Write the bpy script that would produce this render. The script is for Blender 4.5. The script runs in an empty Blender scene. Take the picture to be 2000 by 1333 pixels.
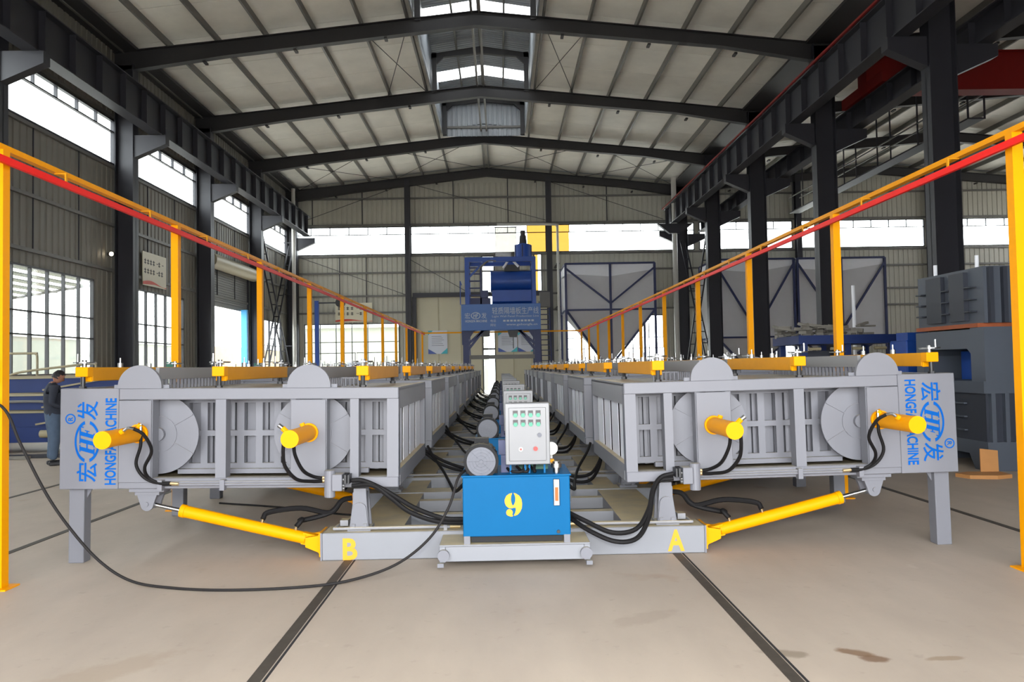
import bpy, bmesh, math, random
from mathutils import Vector, Matrix

C = bpy.context.scene.collection
random.seed(7)

# ------------------------------------------------------------------ camera, sky, exposure
YAW, PITCH, ROLL, CAMH, FPX = 0.01538, 0.0327, 0.01766, 1.64, 1500.0
_fw = Vector((math.sin(YAW) * math.cos(PITCH), math.cos(YAW) * math.cos(PITCH), math.sin(PITCH)))
_r = Vector((math.cos(YAW), -math.sin(YAW), 0.0))
_u = _r.cross(_fw)
_r2 = _r * math.cos(ROLL) - _u * math.sin(ROLL)
_u2 = _u * math.cos(ROLL) + _r * math.sin(ROLL)
cam = bpy.data.objects.new('camera', bpy.data.cameras.new('camera'))
C.objects.link(cam)
cam.matrix_world = Matrix(((_r2.x, _u2.x, -_fw.x, 0), (_r2.y, _u2.y, -_fw.y, 0), (_r2.z, _u2.z, -_fw.z, CAMH), (0, 0, 0, 1)))
cam.data.sensor_width = 36.0
cam.data.lens = FPX * 36.0 / 2000.0
cam.data.clip_start = 0.05
cam.data.clip_end = 400
bpy.context.scene.camera = cam

world = bpy.data.worlds.new('overcast sky')
bpy.context.scene.world = world
world.use_nodes = True
wn = world.node_tree
wn.nodes['Background'].inputs[0].default_value = (0.94, 0.97, 1.0, 1)
wn.nodes['Background'].inputs[1].default_value = 9.9

# the photographer's flash, just above the lens (its glints show on discs, fans and posters)
fl_ = bpy.data.lights.new('camera_flash', 'AREA')
fl_.shape = 'DISK'
fl_.size = 0.35
fl_.energy = 260
fl_.color = (1.0, 0.97, 0.93)
flo = bpy.data.objects.new('camera_flash', fl_)
C.objects.link(flo)
flo.location = (0.05, -0.1, 2.05)
flo.rotation_euler = (math.radians(90), 0, 0)

vs = bpy.context.scene.view_settings
vs.view_transform = 'Standard'
vs.look = 'None'
vs.gamma = 1.0
vs.use_curve_mapping = False
vs.exposure = 0.0
bpy.context.scene.cycles.max_bounces = 8
bpy.context.scene.cycles.diffuse_bounces = 5
bpy.context.scene.cycles.transparent_max_bounces = 16
bpy.context.scene.cycles.sample_clamp_indirect = 6.0

# ------------------------------------------------------------------ materials
def lin(r, g, b):
    f = lambda c: (c / 255) / 12.92 if c / 255 <= 0.04045 else ((c / 255 + 0.055) / 1.055) ** 2.4
    return (f(r), f(g), f(b), 1.0)

def mat(name, col, rough=0.5, metal=0.0, var=0.12, scale=6.0, bump=0.0, dust=None, spec=0.5):
    m = bpy.data.materials.new(name)
    m.use_nodes = True
    nt = m.node_tree
    b = nt.nodes['Principled BSDF']
    b.inputs['Roughness'].default_value = rough
    b.inputs['Metallic'].default_value = metal
    b.inputs['Specular IOR Level'].default_value = spec
    tc = nt.nodes.new('ShaderNodeTexCoord')
    nz = nt.nodes.new('ShaderNodeTexNoise')
    nz.inputs['Scale'].default_value = scale
    nz.inputs['Detail'].default_value = 5
    nz.inputs['Roughness'].default_value = 0.65
    nt.links.new(tc.outputs['Object'], nz.inputs['Vector'])
    mx = nt.nodes.new('ShaderNodeMix')
    mx.data_type = 'RGBA'
    mx.inputs['A'].default_value = tuple(c * (1 - var) for c in col[:3]) + (1,)
    mx.inputs['B'].default_value = tuple(min(1, c * (1 + var)) for c in col[:3]) + (1,)
    nt.links.new(nz.outputs['Fac'], mx.inputs['Factor'])
    out = mx.outputs['Result']
    if dust:
        geo = nt.nodes.new('ShaderNodeNewGeometry')
        sep = nt.nodes.new('ShaderNodeSeparateXYZ')
        nt.links.new(geo.outputs['True Normal'], sep.inputs[0])
        rmp = nt.nodes.new('ShaderNodeMapRange')
        rmp.inputs['From Min'].default_value = 0.7
        rmp.inputs['From Max'].default_value = 0.98
        nt.links.new(sep.outputs['Z'], rmp.inputs['Value'])
        mul = nt.nodes.new('ShaderNodeMath')
        mul.operation = 'MULTIPLY'
        nt.links.new(rmp.outputs[0], mul.inputs[0])
        mr2 = nt.nodes.new('ShaderNodeMapRange')
        mr2.inputs['From Min'].default_value = 0.3
        mr2.inputs['From Max'].default_value = 0.6
        mr2.inputs['To Min'].default_value = 0.55
        mr2.inputs['To Max'].default_value = 1.0
        nt.links.new(nz.outputs['Fac'], mr2.inputs['Value'])
        nt.links.new(mr2.outputs[0], mul.inputs[1])
        m2 = nt.nodes.new('ShaderNodeMix')
        m2.data_type = 'RGBA'
        nt.links.new(mul.outputs[0], m2.inputs['Factor'])
        nt.links.new(out, m2.inputs['A'])
        m2.inputs['B'].default_value = dust
        out = m2.outputs['Result']
    nt.links.new(out, b.inputs['Base Color'])
    if bump:
        bp = nt.nodes.new('ShaderNodeBump')
        bp.inputs['Strength'].default_value = bump
        bp.inputs['Distance'].default_value = 0.02
        nt.links.new(nz.outputs['Fac'], bp.inputs['Height'])
        nt.links.new(bp.outputs[0], b.inputs['Normal'])
    return m

def glass(name, tint, keep=0.92):
    m = bpy.data.materials.new(name)
    m.use_nodes = True
    nt = m.node_tree
    nt.nodes.remove(nt.nodes['Principled BSDF'])
    tr = nt.nodes.new('ShaderNodeBsdfTransparent')
    tr.inputs[0].default_value = tint
    gl = nt.nodes.new('ShaderNodeBsdfGlossy')
    gl.inputs['Roughness'].default_value = 0.05
    lw = nt.nodes.new('ShaderNodeLayerWeight')
    lw.inputs[0].default_value = 0.15
    fr = nt.nodes.new('ShaderNodeMath')
    fr.operation = 'MULTIPLY_ADD'
    nt.links.new(lw.outputs['Facing'], fr.inputs[0])
    fr.inputs[1].default_value = 0.35
    fr.inputs[2].default_value = 0.03
    mx = nt.nodes.new('ShaderNodeMixShader')
    nt.links.new(fr.outputs[0], mx.inputs[0])
    nt.links.new(tr.outputs[0], mx.inputs[1])
    nt.links.new(gl.outputs[0], mx.inputs[2])
    nt.links.new(mx.outputs[0], nt.nodes['Material Output'].inputs[0])
    return m

def translucent(name, col):
    m = bpy.data.materials.new(name)
    m.use_nodes = True
    nt = m.node_tree
    nt.nodes.remove(nt.nodes['Principled BSDF'])
    tl = nt.nodes.new('ShaderNodeBsdfTranslucent')
    tl.inputs[0].default_value = col
    tr = nt.nodes.new('ShaderNodeBsdfTransparent')
    tr.inputs[0].default_value = col
    mx = nt.nodes.new('ShaderNodeMixShader')
    mx.inputs[0].default_value = 0.45
    nt.links.new(tl.outputs[0], mx.inputs[1])
    nt.links.new(tr.outputs[0], mx.inputs[2])
    nt.links.new(mx.outputs[0], nt.nodes['Material Output'].inputs[0])
    return m

GREY = mat('light grey machine paint', lin(112, 113, 120), 0.45, var=0.04, scale=3, spec=0.4, dust=lin(164, 158, 142))
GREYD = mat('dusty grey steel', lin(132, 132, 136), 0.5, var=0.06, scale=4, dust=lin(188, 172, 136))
GREYM = mat('mid grey board', lin(128, 128, 130), 0.6, var=0.06, scale=5)
YEL = mat('safety yellow paint', lin(226, 150, 0), 0.45, var=0.05, scale=4, spec=0.1)
YELT = mat('yellow clamp paint', lin(206, 140, 16), 0.5, var=0.10, scale=5, spec=0.15)
RED = mat('red conductor plastic', lin(232, 20, 8), 0.5, var=0.04, spec=0.25)
BLUE = mat('tank blue paint', lin(0, 86, 134), 0.5, var=0.06, scale=5, spec=0.12)
PIPE = mat('light grey pipe', lin(186, 184, 178), 0.45, var=0.06)
SIGNB = mat('blue sign panel', lin(58, 98, 160), 0.45, var=0.10, scale=1.5)
NAVY = mat('deep blue machine paint', lin(20, 66, 146), 0.45, var=0.15, scale=3)
NAVYD = mat('dark blue frame paint', lin(44, 52, 92), 0.5, var=0.15, scale=3)
LOGO = mat('blue lettering', lin(4, 82, 160), 0.6, var=0.03, spec=0.1)
PALE = mat('pale lettering', lin(168, 178, 190), 0.5, var=0.05)
LYEL = mat('yellow lettering', lin(226, 150, 6), 0.5, var=0.03)
STEEL = mat('dark column paint', lin(46, 46, 53), 0.5, var=0.12, scale=2)
STEELB = mat('dark rafter paint', lin(46, 45, 47), 0.55, var=0.12, scale=2)
PURL = mat('purlin steel', lin(104, 102, 98), 0.5, var=0.15, scale=2)
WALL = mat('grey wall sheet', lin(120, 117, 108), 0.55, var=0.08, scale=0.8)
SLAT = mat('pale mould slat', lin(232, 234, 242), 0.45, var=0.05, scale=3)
GREYLIT = mat('machine grey with light painted in', lin(124, 126, 132), 0.5, var=0.05, scale=3, dust=lin(188, 174, 140))  # same machine grey, lightened to paint in light on the low base beams
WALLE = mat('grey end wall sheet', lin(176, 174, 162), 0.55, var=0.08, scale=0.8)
WALLB = mat('beige door sheet', lin(190, 184, 160), 0.6, var=0.06, scale=0.8)
ROOF = mat('roof insulation foil', lin(226, 223, 214), 0.55, var=0.26, scale=0.5, bump=0.15)
ROOFM = mat('monitor roof sheet', lin(150, 156, 162), 0.45, var=0.15, scale=0.8)
RUB = mat('black rubber hose', lin(24, 23, 24), 0.6, var=0.15, spec=0.15)
CABLE = mat('black cable', lin(36, 34, 34), 0.65, var=0.15, spec=0.15)
CHROME = mat('chrome', (0.38, 0.38, 0.38, 1), 0.28, 1.0, var=0.04)
BRASS = mat('brass fitting', (0.75, 0.6, 0.35, 1), 0.3, 1.0, var=0.1)
WHEEL = mat('dark plated steel', (0.22, 0.22, 0.22, 1), 0.3, 0.9, var=0.2)
BLUEF = mat('blue conveyor paint', lin(10, 38, 94), 0.5, var=0.2, scale=3)
BLACK = mat('black paint', lin(34, 34, 37), 0.45, var=0.15)
MOTOR = mat('dark motor casting', lin(30, 30, 32), 0.5, var=0.15, scale=8, dust=lin(104, 98, 84), spec=0.12)
FAN = mat('fan cowl metal', lin(84, 87, 98), 0.4, 0.0, var=0.18, scale=9)
CAB = mat('cabinet enamel', lin(120, 121, 124), 0.35, var=0.03)
WHITE = mat('white plastic', lin(190, 190, 187), 0.45, var=0.03)
GREEN = mat('green button', lin(22, 130, 102), 0.35, var=0.05)
DGRN = mat('dark green box paint', lin(20, 92, 72), 0.45, var=0.08)
REDB = mat('red button', lin(190, 40, 34), 0.35, var=0.05)
ORA = mat('amber gauge liquid', lin(180, 84, 12), 0.3, var=0.1)
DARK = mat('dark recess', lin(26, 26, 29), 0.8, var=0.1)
BAG = mat('grey hopper sheet', lin(196, 196, 200), 0.6, var=0.10, scale=0.9, bump=0.15)
BAGW = mat('white hopper liner', lin(236, 238, 244), 0.6, var=0.03)
CRANE = mat('crane red', lin(128, 16, 12), 0.5, var=0.1)
PRESS = mat('press grey blue paint', lin(72, 78, 88), 0.5, var=0.10, scale=2)
PRESSD = mat('press dark paint', lin(44, 48, 58), 0.5, var=0.10, scale=2)
WOOD = mat('orange brown plank', lin(150, 78, 42), 0.6, var=0.2, scale=7)
CARD = mat('cardboard', lin(176, 124, 72), 0.8, var=0.1)
JUNK = mat('grey scrap', lin(120, 116, 108), 0.8, var=0.35, scale=9)
TANP = mat('tan pipe paint', lin(150, 140, 112), 0.5, var=0.1)
JACKET = mat('dark jacket', lin(38, 42, 54), 0.85, var=0.2, scale=9)
JEANS = mat('worn blue jeans', lin(70, 86, 106), 0.85, var=0.3, scale=9)
SKIN = mat('skin', lin(150, 104, 84), 0.6, var=0.08)
HAIR = mat('black hair', lin(22, 19, 19), 0.6, var=0.2, scale=20)
SHUT = mat('roller shutter', lin(116, 117, 115), 0.5, var=0.06)
DRUM = mat('shutter drum housing', lin(170, 162, 136), 0.5, var=0.06)
OUTW = mat('outside pale wall', lin(132, 134, 124), 0.8, var=0.05, scale=0.6)
OUTB = mat('outside buff stone', lin(152, 128, 96), 0.85, var=0.3, scale=3)
OUTG = mat('outside concrete', lin(216, 212, 204), 0.85, var=0.08, scale=0.4)
SKYB = mat('bright blue post', lin(76, 170, 228), 0.5, var=0.04)
POST = mat('poster paper', lin(196, 200, 210), 0.4, var=0.04, scale=2)
TEAL = mat('teal print', lin(66, 170, 184), 0.5, var=0.06)
PBLUE = mat('blue print', lin(70, 92, 160), 0.5, var=0.06)
SIGNW = mat('cream sign board', lin(206, 200, 178), 0.5, var=0.04)
SIGNR = mat('red sign wave', lin(196, 62, 44), 0.5, var=0.06)
INK = mat('dark ink', lin(70, 68, 66), 0.6, var=0.1)
RAILM = mat('worn floor rail', lin(62, 56, 49), 0.65, 0.0, var=0.6, scale=11)
PANE = glass('window glass', (0.95, 0.97, 0.96, 1))
PANEO = glass('orange tinted glass', (0.40, 0.29, 0.12, 1))
PANEF = glass('faintly tinted glass', (0.37, 0.36, 0.34, 1))
FRP = translucent('translucent roof sheet', (0.92, 0.92, 0.9, 1))

STAINS = [(1.96, 4.33, 0.10, 0.055, -0.6, lin(112, 84, 58), 0.8), (2.02, 4.24, 0.09, 0.05, -0.3, lin(108, 80, 56), 0.8), (1.56, 4.35, 0.13, 0.06, -0.35, lin(126, 114, 98), 0.75),
          (2.4, 4.22, 0.12, 0.03, 0.1, lin(132, 112, 88), 0.6), (0.9, 5.0, 0.3, 0.1, 0.5, lin(148, 134, 120), 0.4), (-2.3, 4.2, 0.6, 0.15, 0.8, lin(150, 132, 112), 0.4)]

def floor_mat():
    m = bpy.data.materials.new('factory concrete')
    m.use_nodes = True
    nt = m.node_tree
    b = nt.nodes['Principled BSDF']
    b.inputs['Roughness'].default_value = 0.6
    tc = nt.nodes.new('ShaderNodeTexCoord')
    def noise(sc, det, rot=0.0, stretch=(1, 1, 1)):
        mp = nt.nodes.new('ShaderNodeMapping')
        mp.inputs['Scale'].default_value = stretch
        mp.inputs['Rotation'].default_value = (0, 0, rot)
        nt.links.new(tc.outputs['Object'], mp.inputs[0])
        n = nt.nodes.new('ShaderNodeTexNoise')
        n.inputs['Scale'].default_value = sc
        n.inputs['Detail'].default_value = det
        n.inputs['Roughness'].default_value = 0.6
        nt.links.new(mp.outputs[0], n.inputs['Vector'])
        return n.outputs['Fac']
    def rng(src, a, c, d=0.0, e=1.0):
        r = nt.nodes.new('ShaderNodeMapRange')
        r.inputs['From Min'].default_value = a
        r.inputs['From Max'].default_value = c
        r.inputs['To Min'].default_value = d
        r.inputs['To Max'].default_value = e
        nt.links.new(src, r.inputs['Value'])
        return r.outputs[0]
    def mix(f, a, c):
        x = nt.nodes.new('ShaderNodeMix')
        x.data_type = 'RGBA'
        nt.links.new(f, x.inputs['Factor'])
        for k, v in (('A', a), ('B', c)):
            if isinstance(v, tuple):
                x.inputs[k].default_value = v
            else:
                nt.links.new(v, x.inputs[k])
        return x.outputs['Result']
    c = mix(rng(noise(0.35, 6), 0.3, 0.7), lin(168, 155, 141), lin(182, 169, 154))
    c = mix(rng(noise(2.2, 6, 0.4, (1, 0.35, 1)), 0.35, 0.75, 0, 0.55), c, lin(154, 142, 130))
    c = mix(rng(noise(9.0, 4), 0.62, 0.74, 0, 0.3), c, lin(136, 124, 112))
    c = mix(rng(noise(0.9, 3, 1.1), 0.66, 0.74, 0, 0.5), c, lin(150, 120, 92))
    c = mix(rng(noise(1.7, 3, 2.3), 0.70, 0.76, 0, 0.6), c, lin(190, 179, 167))
    # spilt stains with a shape of their own
    for sx, sy, rx, ry, rot, col, k in STAINS:
        mp = nt.nodes.new('ShaderNodeMapping')
        mp.vector_type = 'TEXTURE'
        mp.inputs['Location'].default_value = (sx, sy, 0)
        mp.inputs['Rotation'].default_value = (0, 0, rot)
        mp.inputs['Scale'].default_value = (rx, ry, 1)
        nt.links.new(tc.outputs['Object'], mp.inputs[0])
        ln = nt.nodes.new('ShaderNodeVectorMath')
        ln.operation = 'LENGTH'
        nt.links.new(mp.outputs[0], ln.inputs[0])
        ad = nt.nodes.new('ShaderNodeMath')
        ad.operation = 'MULTIPLY_ADD'
        nt.links.new(noise(7.0, 5), ad.inputs[0])
        ad.inputs[1].default_value = 1.6
        nt.links.new(ln.outputs['Value'], ad.inputs[2])
        c = mix(rng(ad.outputs[0], 1.5, 1.9, k, 0.0), c, col)
    nt.links.new(c, b.inputs['Base Color'])
    bp = nt.nodes.new('ShaderNodeBump')
    bp.inputs['Strength'].default_value = 0.12
    bp.inputs['Distance'].default_value = 0.01
    nt.links.new(noise(14, 5), bp.inputs['Height'])
    nt.links.new(bp.outputs[0], b.inputs['Normal'])
    return m
FLOOR = floor_mat()

# ------------------------------------------------------------------ mesh helpers
_tc = None
def glyphs(body, shear=0.0, offset=0.0):
    cu = bpy.data.curves.new('t', 'FONT')
    cu.body = body
    cu.shear = shear
    cu.offset = offset
    cu.resolution_u = 3
    o = bpy.data.objects.new('t', cu)
    C.objects.link(o)
    dg = bpy.context.evaluated_depsgraph_get()
    me = bpy.data.meshes.new_from_object(o.evaluated_get(dg))
    vv = [tuple(v.co) for v in me.vertices]
    ff = [tuple(p.vertices) for p in me.polygons]
    bpy.data.objects.remove(o)
    bpy.data.curves.remove(cu)
    bpy.data.meshes.remove(me)
    return vv, ff

def cr(points, n=6):
    """catmull-rom through points"""
    P = [Vector(p) for p in points]
    if len(P) < 3:
        return P
    P = [P[0] * 2 - P[1]] + P + [P[-1] * 2 - P[-2]]
    out = []
    for i in range(1, len(P) - 2):
        a, b, c, d = P[i - 1:i + 3]
        for k in range(n):
            t = k / n
            out.append(0.5 * ((2 * b) + (c - a) * t + (2 * a - 5 * b + 4 * c - d) * t * t + (3 * b - a - 3 * c + d) * t ** 3))
    out.append(P[-2])
    return out

class MB:
    def __init__(s, sx=1):
        s.v, s.f, s.sx, s.mi, s.cur = [], [], sx, [], 0
    def add(s, vs, fs):
        o = len(s.v)
        s.v += [(x * s.sx, y, z) for x, y, z in vs]
        s.f += [tuple(i + o for i in f) for f in fs]
        s.mi += [s.cur] * len(fs)
        return s
    def box(s, x0, x1, y0, y1, z0, z1):
        vs = [(x, y, z) for z in (z0, z1) for y in (y0, y1) for x in (x0, x1)]
        return s.add(vs, [(0, 2, 3, 1), (4, 5, 7, 6), (0, 1, 5, 4), (2, 6, 7, 3), (0, 4, 6, 2), (1, 3, 7, 5)])
    def bar(s, p0, p1, w, h=None, up=(0, 0, 1)):
        h = h or w
        p0, p1 = Vector(p0), Vector(p1)
        d = (p1 - p0).normalized()
        up = Vector(up)
        if abs(d.dot(up)) > 0.98:
            up = Vector((0, 1, 0))
        a = d.cross(up).normalized() * w / 2
        b = a.cross(d).normalized() * h / 2
        vs = [tuple(p + i * a + j * b) for p in (p0, p1) for i, j in ((-1, -1), (1, -1), (1, 1), (-1, 1))]
        return s.add(vs, [(0, 1, 2, 3), (7, 6, 5, 4), (0, 4, 5, 1), (1, 5, 6, 2), (2, 6, 7, 3), (3, 7, 4, 0)])
    def tube(s, p0, p1, r, n=12, r1=None):
        r1 = r if r1 is None else r1
        p0, p1 = Vector(p0), Vector(p1)
        d = (p1 - p0).normalized()
        a = d.orthogonal().normalized()
        b = d.cross(a)
        vs = []
        for p, rr in ((p0, r), (p1, r1)):
            vs += [tuple(p + (a * math.cos(2 * math.pi * i / n) + b * math.sin(2 * math.pi * i / n)) * rr) for i in range(n)]
        fs = [(i, (i + 1) % n, n + (i + 1) % n, n + i) for i in range(n)] + [tuple(range(n))[::-1], tuple(range(n, 2 * n))]
        return s.add(vs, fs)
    def path(s, pts, r, n=8, sm=6):
        P = cr(pts, sm) if sm else [Vector(p) for p in pts]
        vs, fs = [], []
        a = None
        for i, p in enumerate(P):
            d = (P[min(i + 1, len(P) - 1)] - P[max(i - 1, 0)])
            if d.length < 1e-6:
                d = Vector((0, 0, 1))
            d.normalize()
            a = d.orthogonal().normalized() if a is None else (a - d * a.dot(d)).normalized()
            b = d.cross(a)
            vs += [tuple(p + (a * math.cos(2 * math.pi * k / n) + b * math.sin(2 * math.pi * k / n)) * r) for k in range(n)]
        for i in range(len(P) - 1):
            fs += [(i * n + k, i * n + (k + 1) % n, (i + 1) * n + (k + 1) % n, (i + 1) * n + k) for k in range(n)]
        fs += [tuple(range(n))[::-1], tuple(range((len(P) - 1) * n, len(P) * n))]
        return s.add(vs, fs)
    def prism(s, poly, ax, a0, a1):
        """poly in the two other axes (x: yz, y: xz, z: xy)"""
        n = len(poly)
        put = {'x': lambda p, a: (a, p[0], p[1]), 'y': lambda p, a: (p[0], a, p[1]), 'z': lambda p, a: (p[0], p[1], a)}[ax]
        vs = [put(p, a0) for p in poly] + [put(p, a1) for p in poly]
        fs = [(i, (i + 1) % n, n + (i + 1) % n, n + i) for i in range(n)] + [tuple(range(n))[::-1], tuple(range(n, 2 * n))]
        return s.add(vs, fs)
    def ring(s, c, r0, r1, a0, a1, ax='y', th=0.004, n=24, sq=(1, 1)):
        """flat ring segment of thickness th about axis ax"""
        pts = []
        full = abs(a1 - a0 - 2 * math.pi) < 1e-6
        vs, fs = [], []
        for i in range(n + 1):
            t = a0 + (a1 - a0) * i / n
            for rr in (r0, r1):
                for dy in (0, th):
                    q = (math.cos(t) * rr * sq[0], math.sin(t) * rr * sq[1])
                    vs.append({'y': (c[0] + q[0], c[1] + dy, c[2] + q[1]), 'z': (c[0] + q[0], c[1] + q[1], c[2] + dy), 'x': (c[0] + dy, c[1] + q[0], c[2] + q[1])}[ax])
        for i in range(n):
            o = i * 4
            fs += [(o, o + 4, o + 6, o + 2), (o + 1, o + 3, o + 7, o + 5), (o, o + 1, o + 5, o + 4), (o + 2, o + 6, o + 7, o + 3)]
        if not full:
            fs += [(0, 2, 3, 1), (n * 4, n * 4 + 1, n * 4 + 3, n * 4 + 2)]
        return s.add(vs, fs)
    def text(s, body, c, right, up, w, h, shear=0.0, offset=0.0, n=None):
        """flat lettering centred on c, w along right, h along up"""
        vv, ff = glyphs(body, shear, offset)
        xs = [v[0] for v in vv]
        ys = [v[1] for v in vv]
        x0, x1, y0, y1 = min(xs), max(xs), min(ys), max(ys)
        R, U, c = Vector(right), Vector(up), Vector(c)
        vs = [tuple(c + R * ((v[0] - x0) / (x1 - x0) - 0.5) * w + U * ((v[1] - y0) / (y1 - y0) - 0.5) * h) for v in vv]
        return s.add(vs, ff)
    def sheet(s, a0, a1, z0, z1, put, pitch=0.3, dep=0.028):
        """ribbed sheet along a, height z; put(a, depth, z) -> xyz"""
        prof = []
        a = a0
        while a < a1 - 1e-6:
            for da, d in ((0, 0), (pitch * 0.62, 0), (pitch * 0.72, dep), (pitch * 0.9, dep)):
                if a + da < a1:
                    prof.append((a + da, d))
            a += pitch
        prof.append((a1, 0))
        vs, fs = [], []
        for q, d in prof:
            vs += [put(q, d, z0), put(q, d, z1)]
        fs = [(2 * i, 2 * i + 2, 2 * i + 3, 2 * i + 1) for i in range(len(prof) - 1)]
        return s.add(vs, fs)
    def build(s, name, m, parent=None, smooth=False, bevel=0.0, loc=None, fix=True):
        me = bpy.data.meshes.new(name)
        me.from_pydata(s.v, [], s.f)
        ms = m if isinstance(m, (list, tuple)) else [m]
        for q in ms:
            me.materials.append(q)
        if len(ms) > 1:
            me.polygons.foreach_set('material_index', s.mi)
        if fix:
            bm = bmesh.new()
            bm.from_mesh(me)
            bmesh.ops.recalc_face_normals(bm, faces=bm.faces)
            bm.to_mesh(me)
            bm.free()
        if smooth:
            try:
                me.set_sharp_from_angle(angle=math.radians(35))
            except Exception:
                pass
            me.polygons.foreach_set('use_smooth', [True] * len(me.polygons))
        o = bpy.data.objects.new(name, me)
        C.objects.link(o)
        if parent:
            o.parent = parent
        if loc:
            o.location = loc
        if bevel:
            b = o.modifiers.new('edge', 'BEVEL')
            b.width = bevel
            b.segments = 1
            b.limit_method = 'ANGLE'
        return o

def tag(o, label=None, cat=None, group=None, kind=None):
    if label: o['label'] = label
    if cat: o['category'] = cat
    if group: o['group'] = group
    if kind: o['kind'] = kind
    return o
def thing(name, label, cat, loc=(0, 0, 0), group=None):
    o = bpy.data.objects.new(name, None)
    o.empty_display_size = 0.2
    C.objects.link(o)
    o.location = loc
    return tag(o, label, cat, group)
_kids = {}
def dup(root, loc, label, group=None):
    r = root.copy()
    C.objects.link(r)
    r.location = loc
    tag(r, label, None, group)
    def rec(a, b, dep):
        for ch in a.children:
            c = ch.copy()
            C.objects.link(c)
            c.parent = b
            rec(ch, c, dep + 1)
    rec(root, r, 0)
    return r

ORD = ['first', 'second', 'third', 'fourth', 'fifth', 'sixth', 'seventh', 'eighth', 'ninth', 'tenth', 'eleventh']
CX = 0.09            # centre line of the production line
PIT = 3.233          # pitch of the units
YF = 6.70            # front face of the first unit
NU = 9
# ------------------------------------------------------------------ building shell
BAY = 6.8
Y0, YE = -3.0, 46.3
FR = [45.9 - BAY * i for i in range(8)] + [Y0]     # frame positions, last to first
XW, XR, XV, XB = -12.7, -0.65, 11.0, 35.4         # left wall, ridge, valley column line, far right wall
ZE, ZR, ZV = 12.49, 13.79, 12.59                  # underside of the roof sheets at eave, ridge, valley

def struct(o):
    o['kind'] = 'structure'
    return o

fl = MB().box(XW - 0.2, XB, Y0 - 3, YE + 0.2, -0.25, 0.0).build('floor', FLOOR)
struct(fl)
for x in (-1.33, 1.49, -4.56, -6.58, 4.87):
    MB().box(x - 0.035, x + 0.035, Y0, 44.5, -0.02, 0.004).build('floor_rail', RAILM, fl)
for x, y0, y1 in ((-1.33, 0, 40), (1.49, 0, 40)):
    MB().box(x + 0.045, x + 0.06, y0, y1, -0.02, 0.002).build('rail_groove', DARK, fl)

def cut(a0, a1, z0, z1, holes):
    cs = sorted({a0, a1} | {h[0] for h in holes} | {h[1] for h in holes})
    cs = [c for c in cs if a0 <= c <= a1]
    out = []
    for p, q in zip(cs, cs[1:]):
        m = (p + q) / 2
        z = z0
        for h in sorted([h for h in holes if h[0] < m < h[1]], key=lambda h: h[2]):
            if h[2] > z + 1e-6:
                out.append((p, q, z, h[2]))
            z = h[3]
        if z < z1 - 1e-6:
            out.append((p, q, z, z1))
    return out

def window(n, put, a0, a1, z0, z1, vs_, hs_, fm, pane=PANE, bw=0.05, special=None):
    high = z0 > 8
    """put(a, d, z): wall coordinates; vs_/hs_ inner mullion positions"""
    def bx(p, q, r, t, d0=-0.05, d1=0.05):
        m = MB()
        A, B = put(p, d0, r), put(q, d1, t)
        return m.box(min(A[0], B[0]), max(A[0], B[0]), min(A[1], B[1]), max(A[1], B[1]), r, t)
    root = MB()
    for p, q, r, t in ((a0, a0 + bw, z0, z1), (a1 - bw, a1, z0, z1), (a0, a1, z0, z0 + bw), (a0, a1, z1 - bw, z1)):
        A, B = put(p, -0.06, r), put(q, 0.06, t)
        root.box(min(A[0], B[0]), max(A[0], B[0]), min(A[1], B[1]), max(A[1], B[1]), r, t)
    w = struct(root.build('window_%d' % n, fm))
    for v in vs_:
        bx(v - bw * 0.4, v + bw * 0.4, hs_[0] if high else z0, z1).build('mullion', fm, w)
    for h in hs_:
        bx(a0, a1, h - bw * 0.4, h + bw * 0.4).build('glazing_bar', fm, w)
    aa = [a0] + list(vs_) + [a1]
    zz = [z0] + list(hs_) + [z1]
    for i in range(len(aa) - 1):
        for j in range(len(zz) - 1):
            pm = special.get(i, pane) if special else pane
            bx(aa[i] + 0.01, aa[i + 1] - 0.01, zz[j] + 0.01, zz[j + 1] - 0.01, -0.006, 0.006).build('pane', pm, w)
    return w

def lins(a, b, n):
    return [a + (b - a) * i / n for i in range(1, n)]

# --- left wall
put_l = lambda a, d, z: (XW - d, a, z)
holes = []
nwin = 0
win_specs = []
for i in range(8):
    a0, a1 = FR[i + 1] + 0.12, FR[i] - 0.12
    holes.append((a0, a1, 8.5, 10.0))
    win_specs.append((put_l, a0, a1, 8.5, 10.0, lins(a0, a1, 6), [9.6], STEEL, PANE))
for i in (2, 3, 4, 5):
    a0, a1 = FR[i + 1] + 0.6, FR[i] - 1.4
    holes.append((a0, a1, 1.0, 4.58))
    win_specs.append((put_l, a0, a1, 1.0, 4.58, lins(a0, a1, 6), [2.72, 3.35], BLACK, PANE))
holes.append((33.2, 38.7, 0.0, 6.4))
holes.append((40.2, 44.6, 0.9, 4.4))
win_specs.append((put_l, 40.2, 44.6, 0.9, 4.4, lins(40.2, 44.6, 4), [2.1, 3.0], STEEL, PANE))
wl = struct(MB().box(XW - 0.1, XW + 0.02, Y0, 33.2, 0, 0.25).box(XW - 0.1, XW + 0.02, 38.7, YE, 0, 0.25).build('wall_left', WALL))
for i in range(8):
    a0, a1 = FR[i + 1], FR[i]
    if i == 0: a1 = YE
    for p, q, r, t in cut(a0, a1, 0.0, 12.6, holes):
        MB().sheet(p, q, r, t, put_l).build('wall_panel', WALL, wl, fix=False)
for z in (1.6, 5.0, 6.5, 8.42, 10.1, 11.4):
    MB().box(XW + 0.0, XW + 0.09, 4.0, YE, z - 0.05, z + 0.05).build('girt', PURL, wl)
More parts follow.
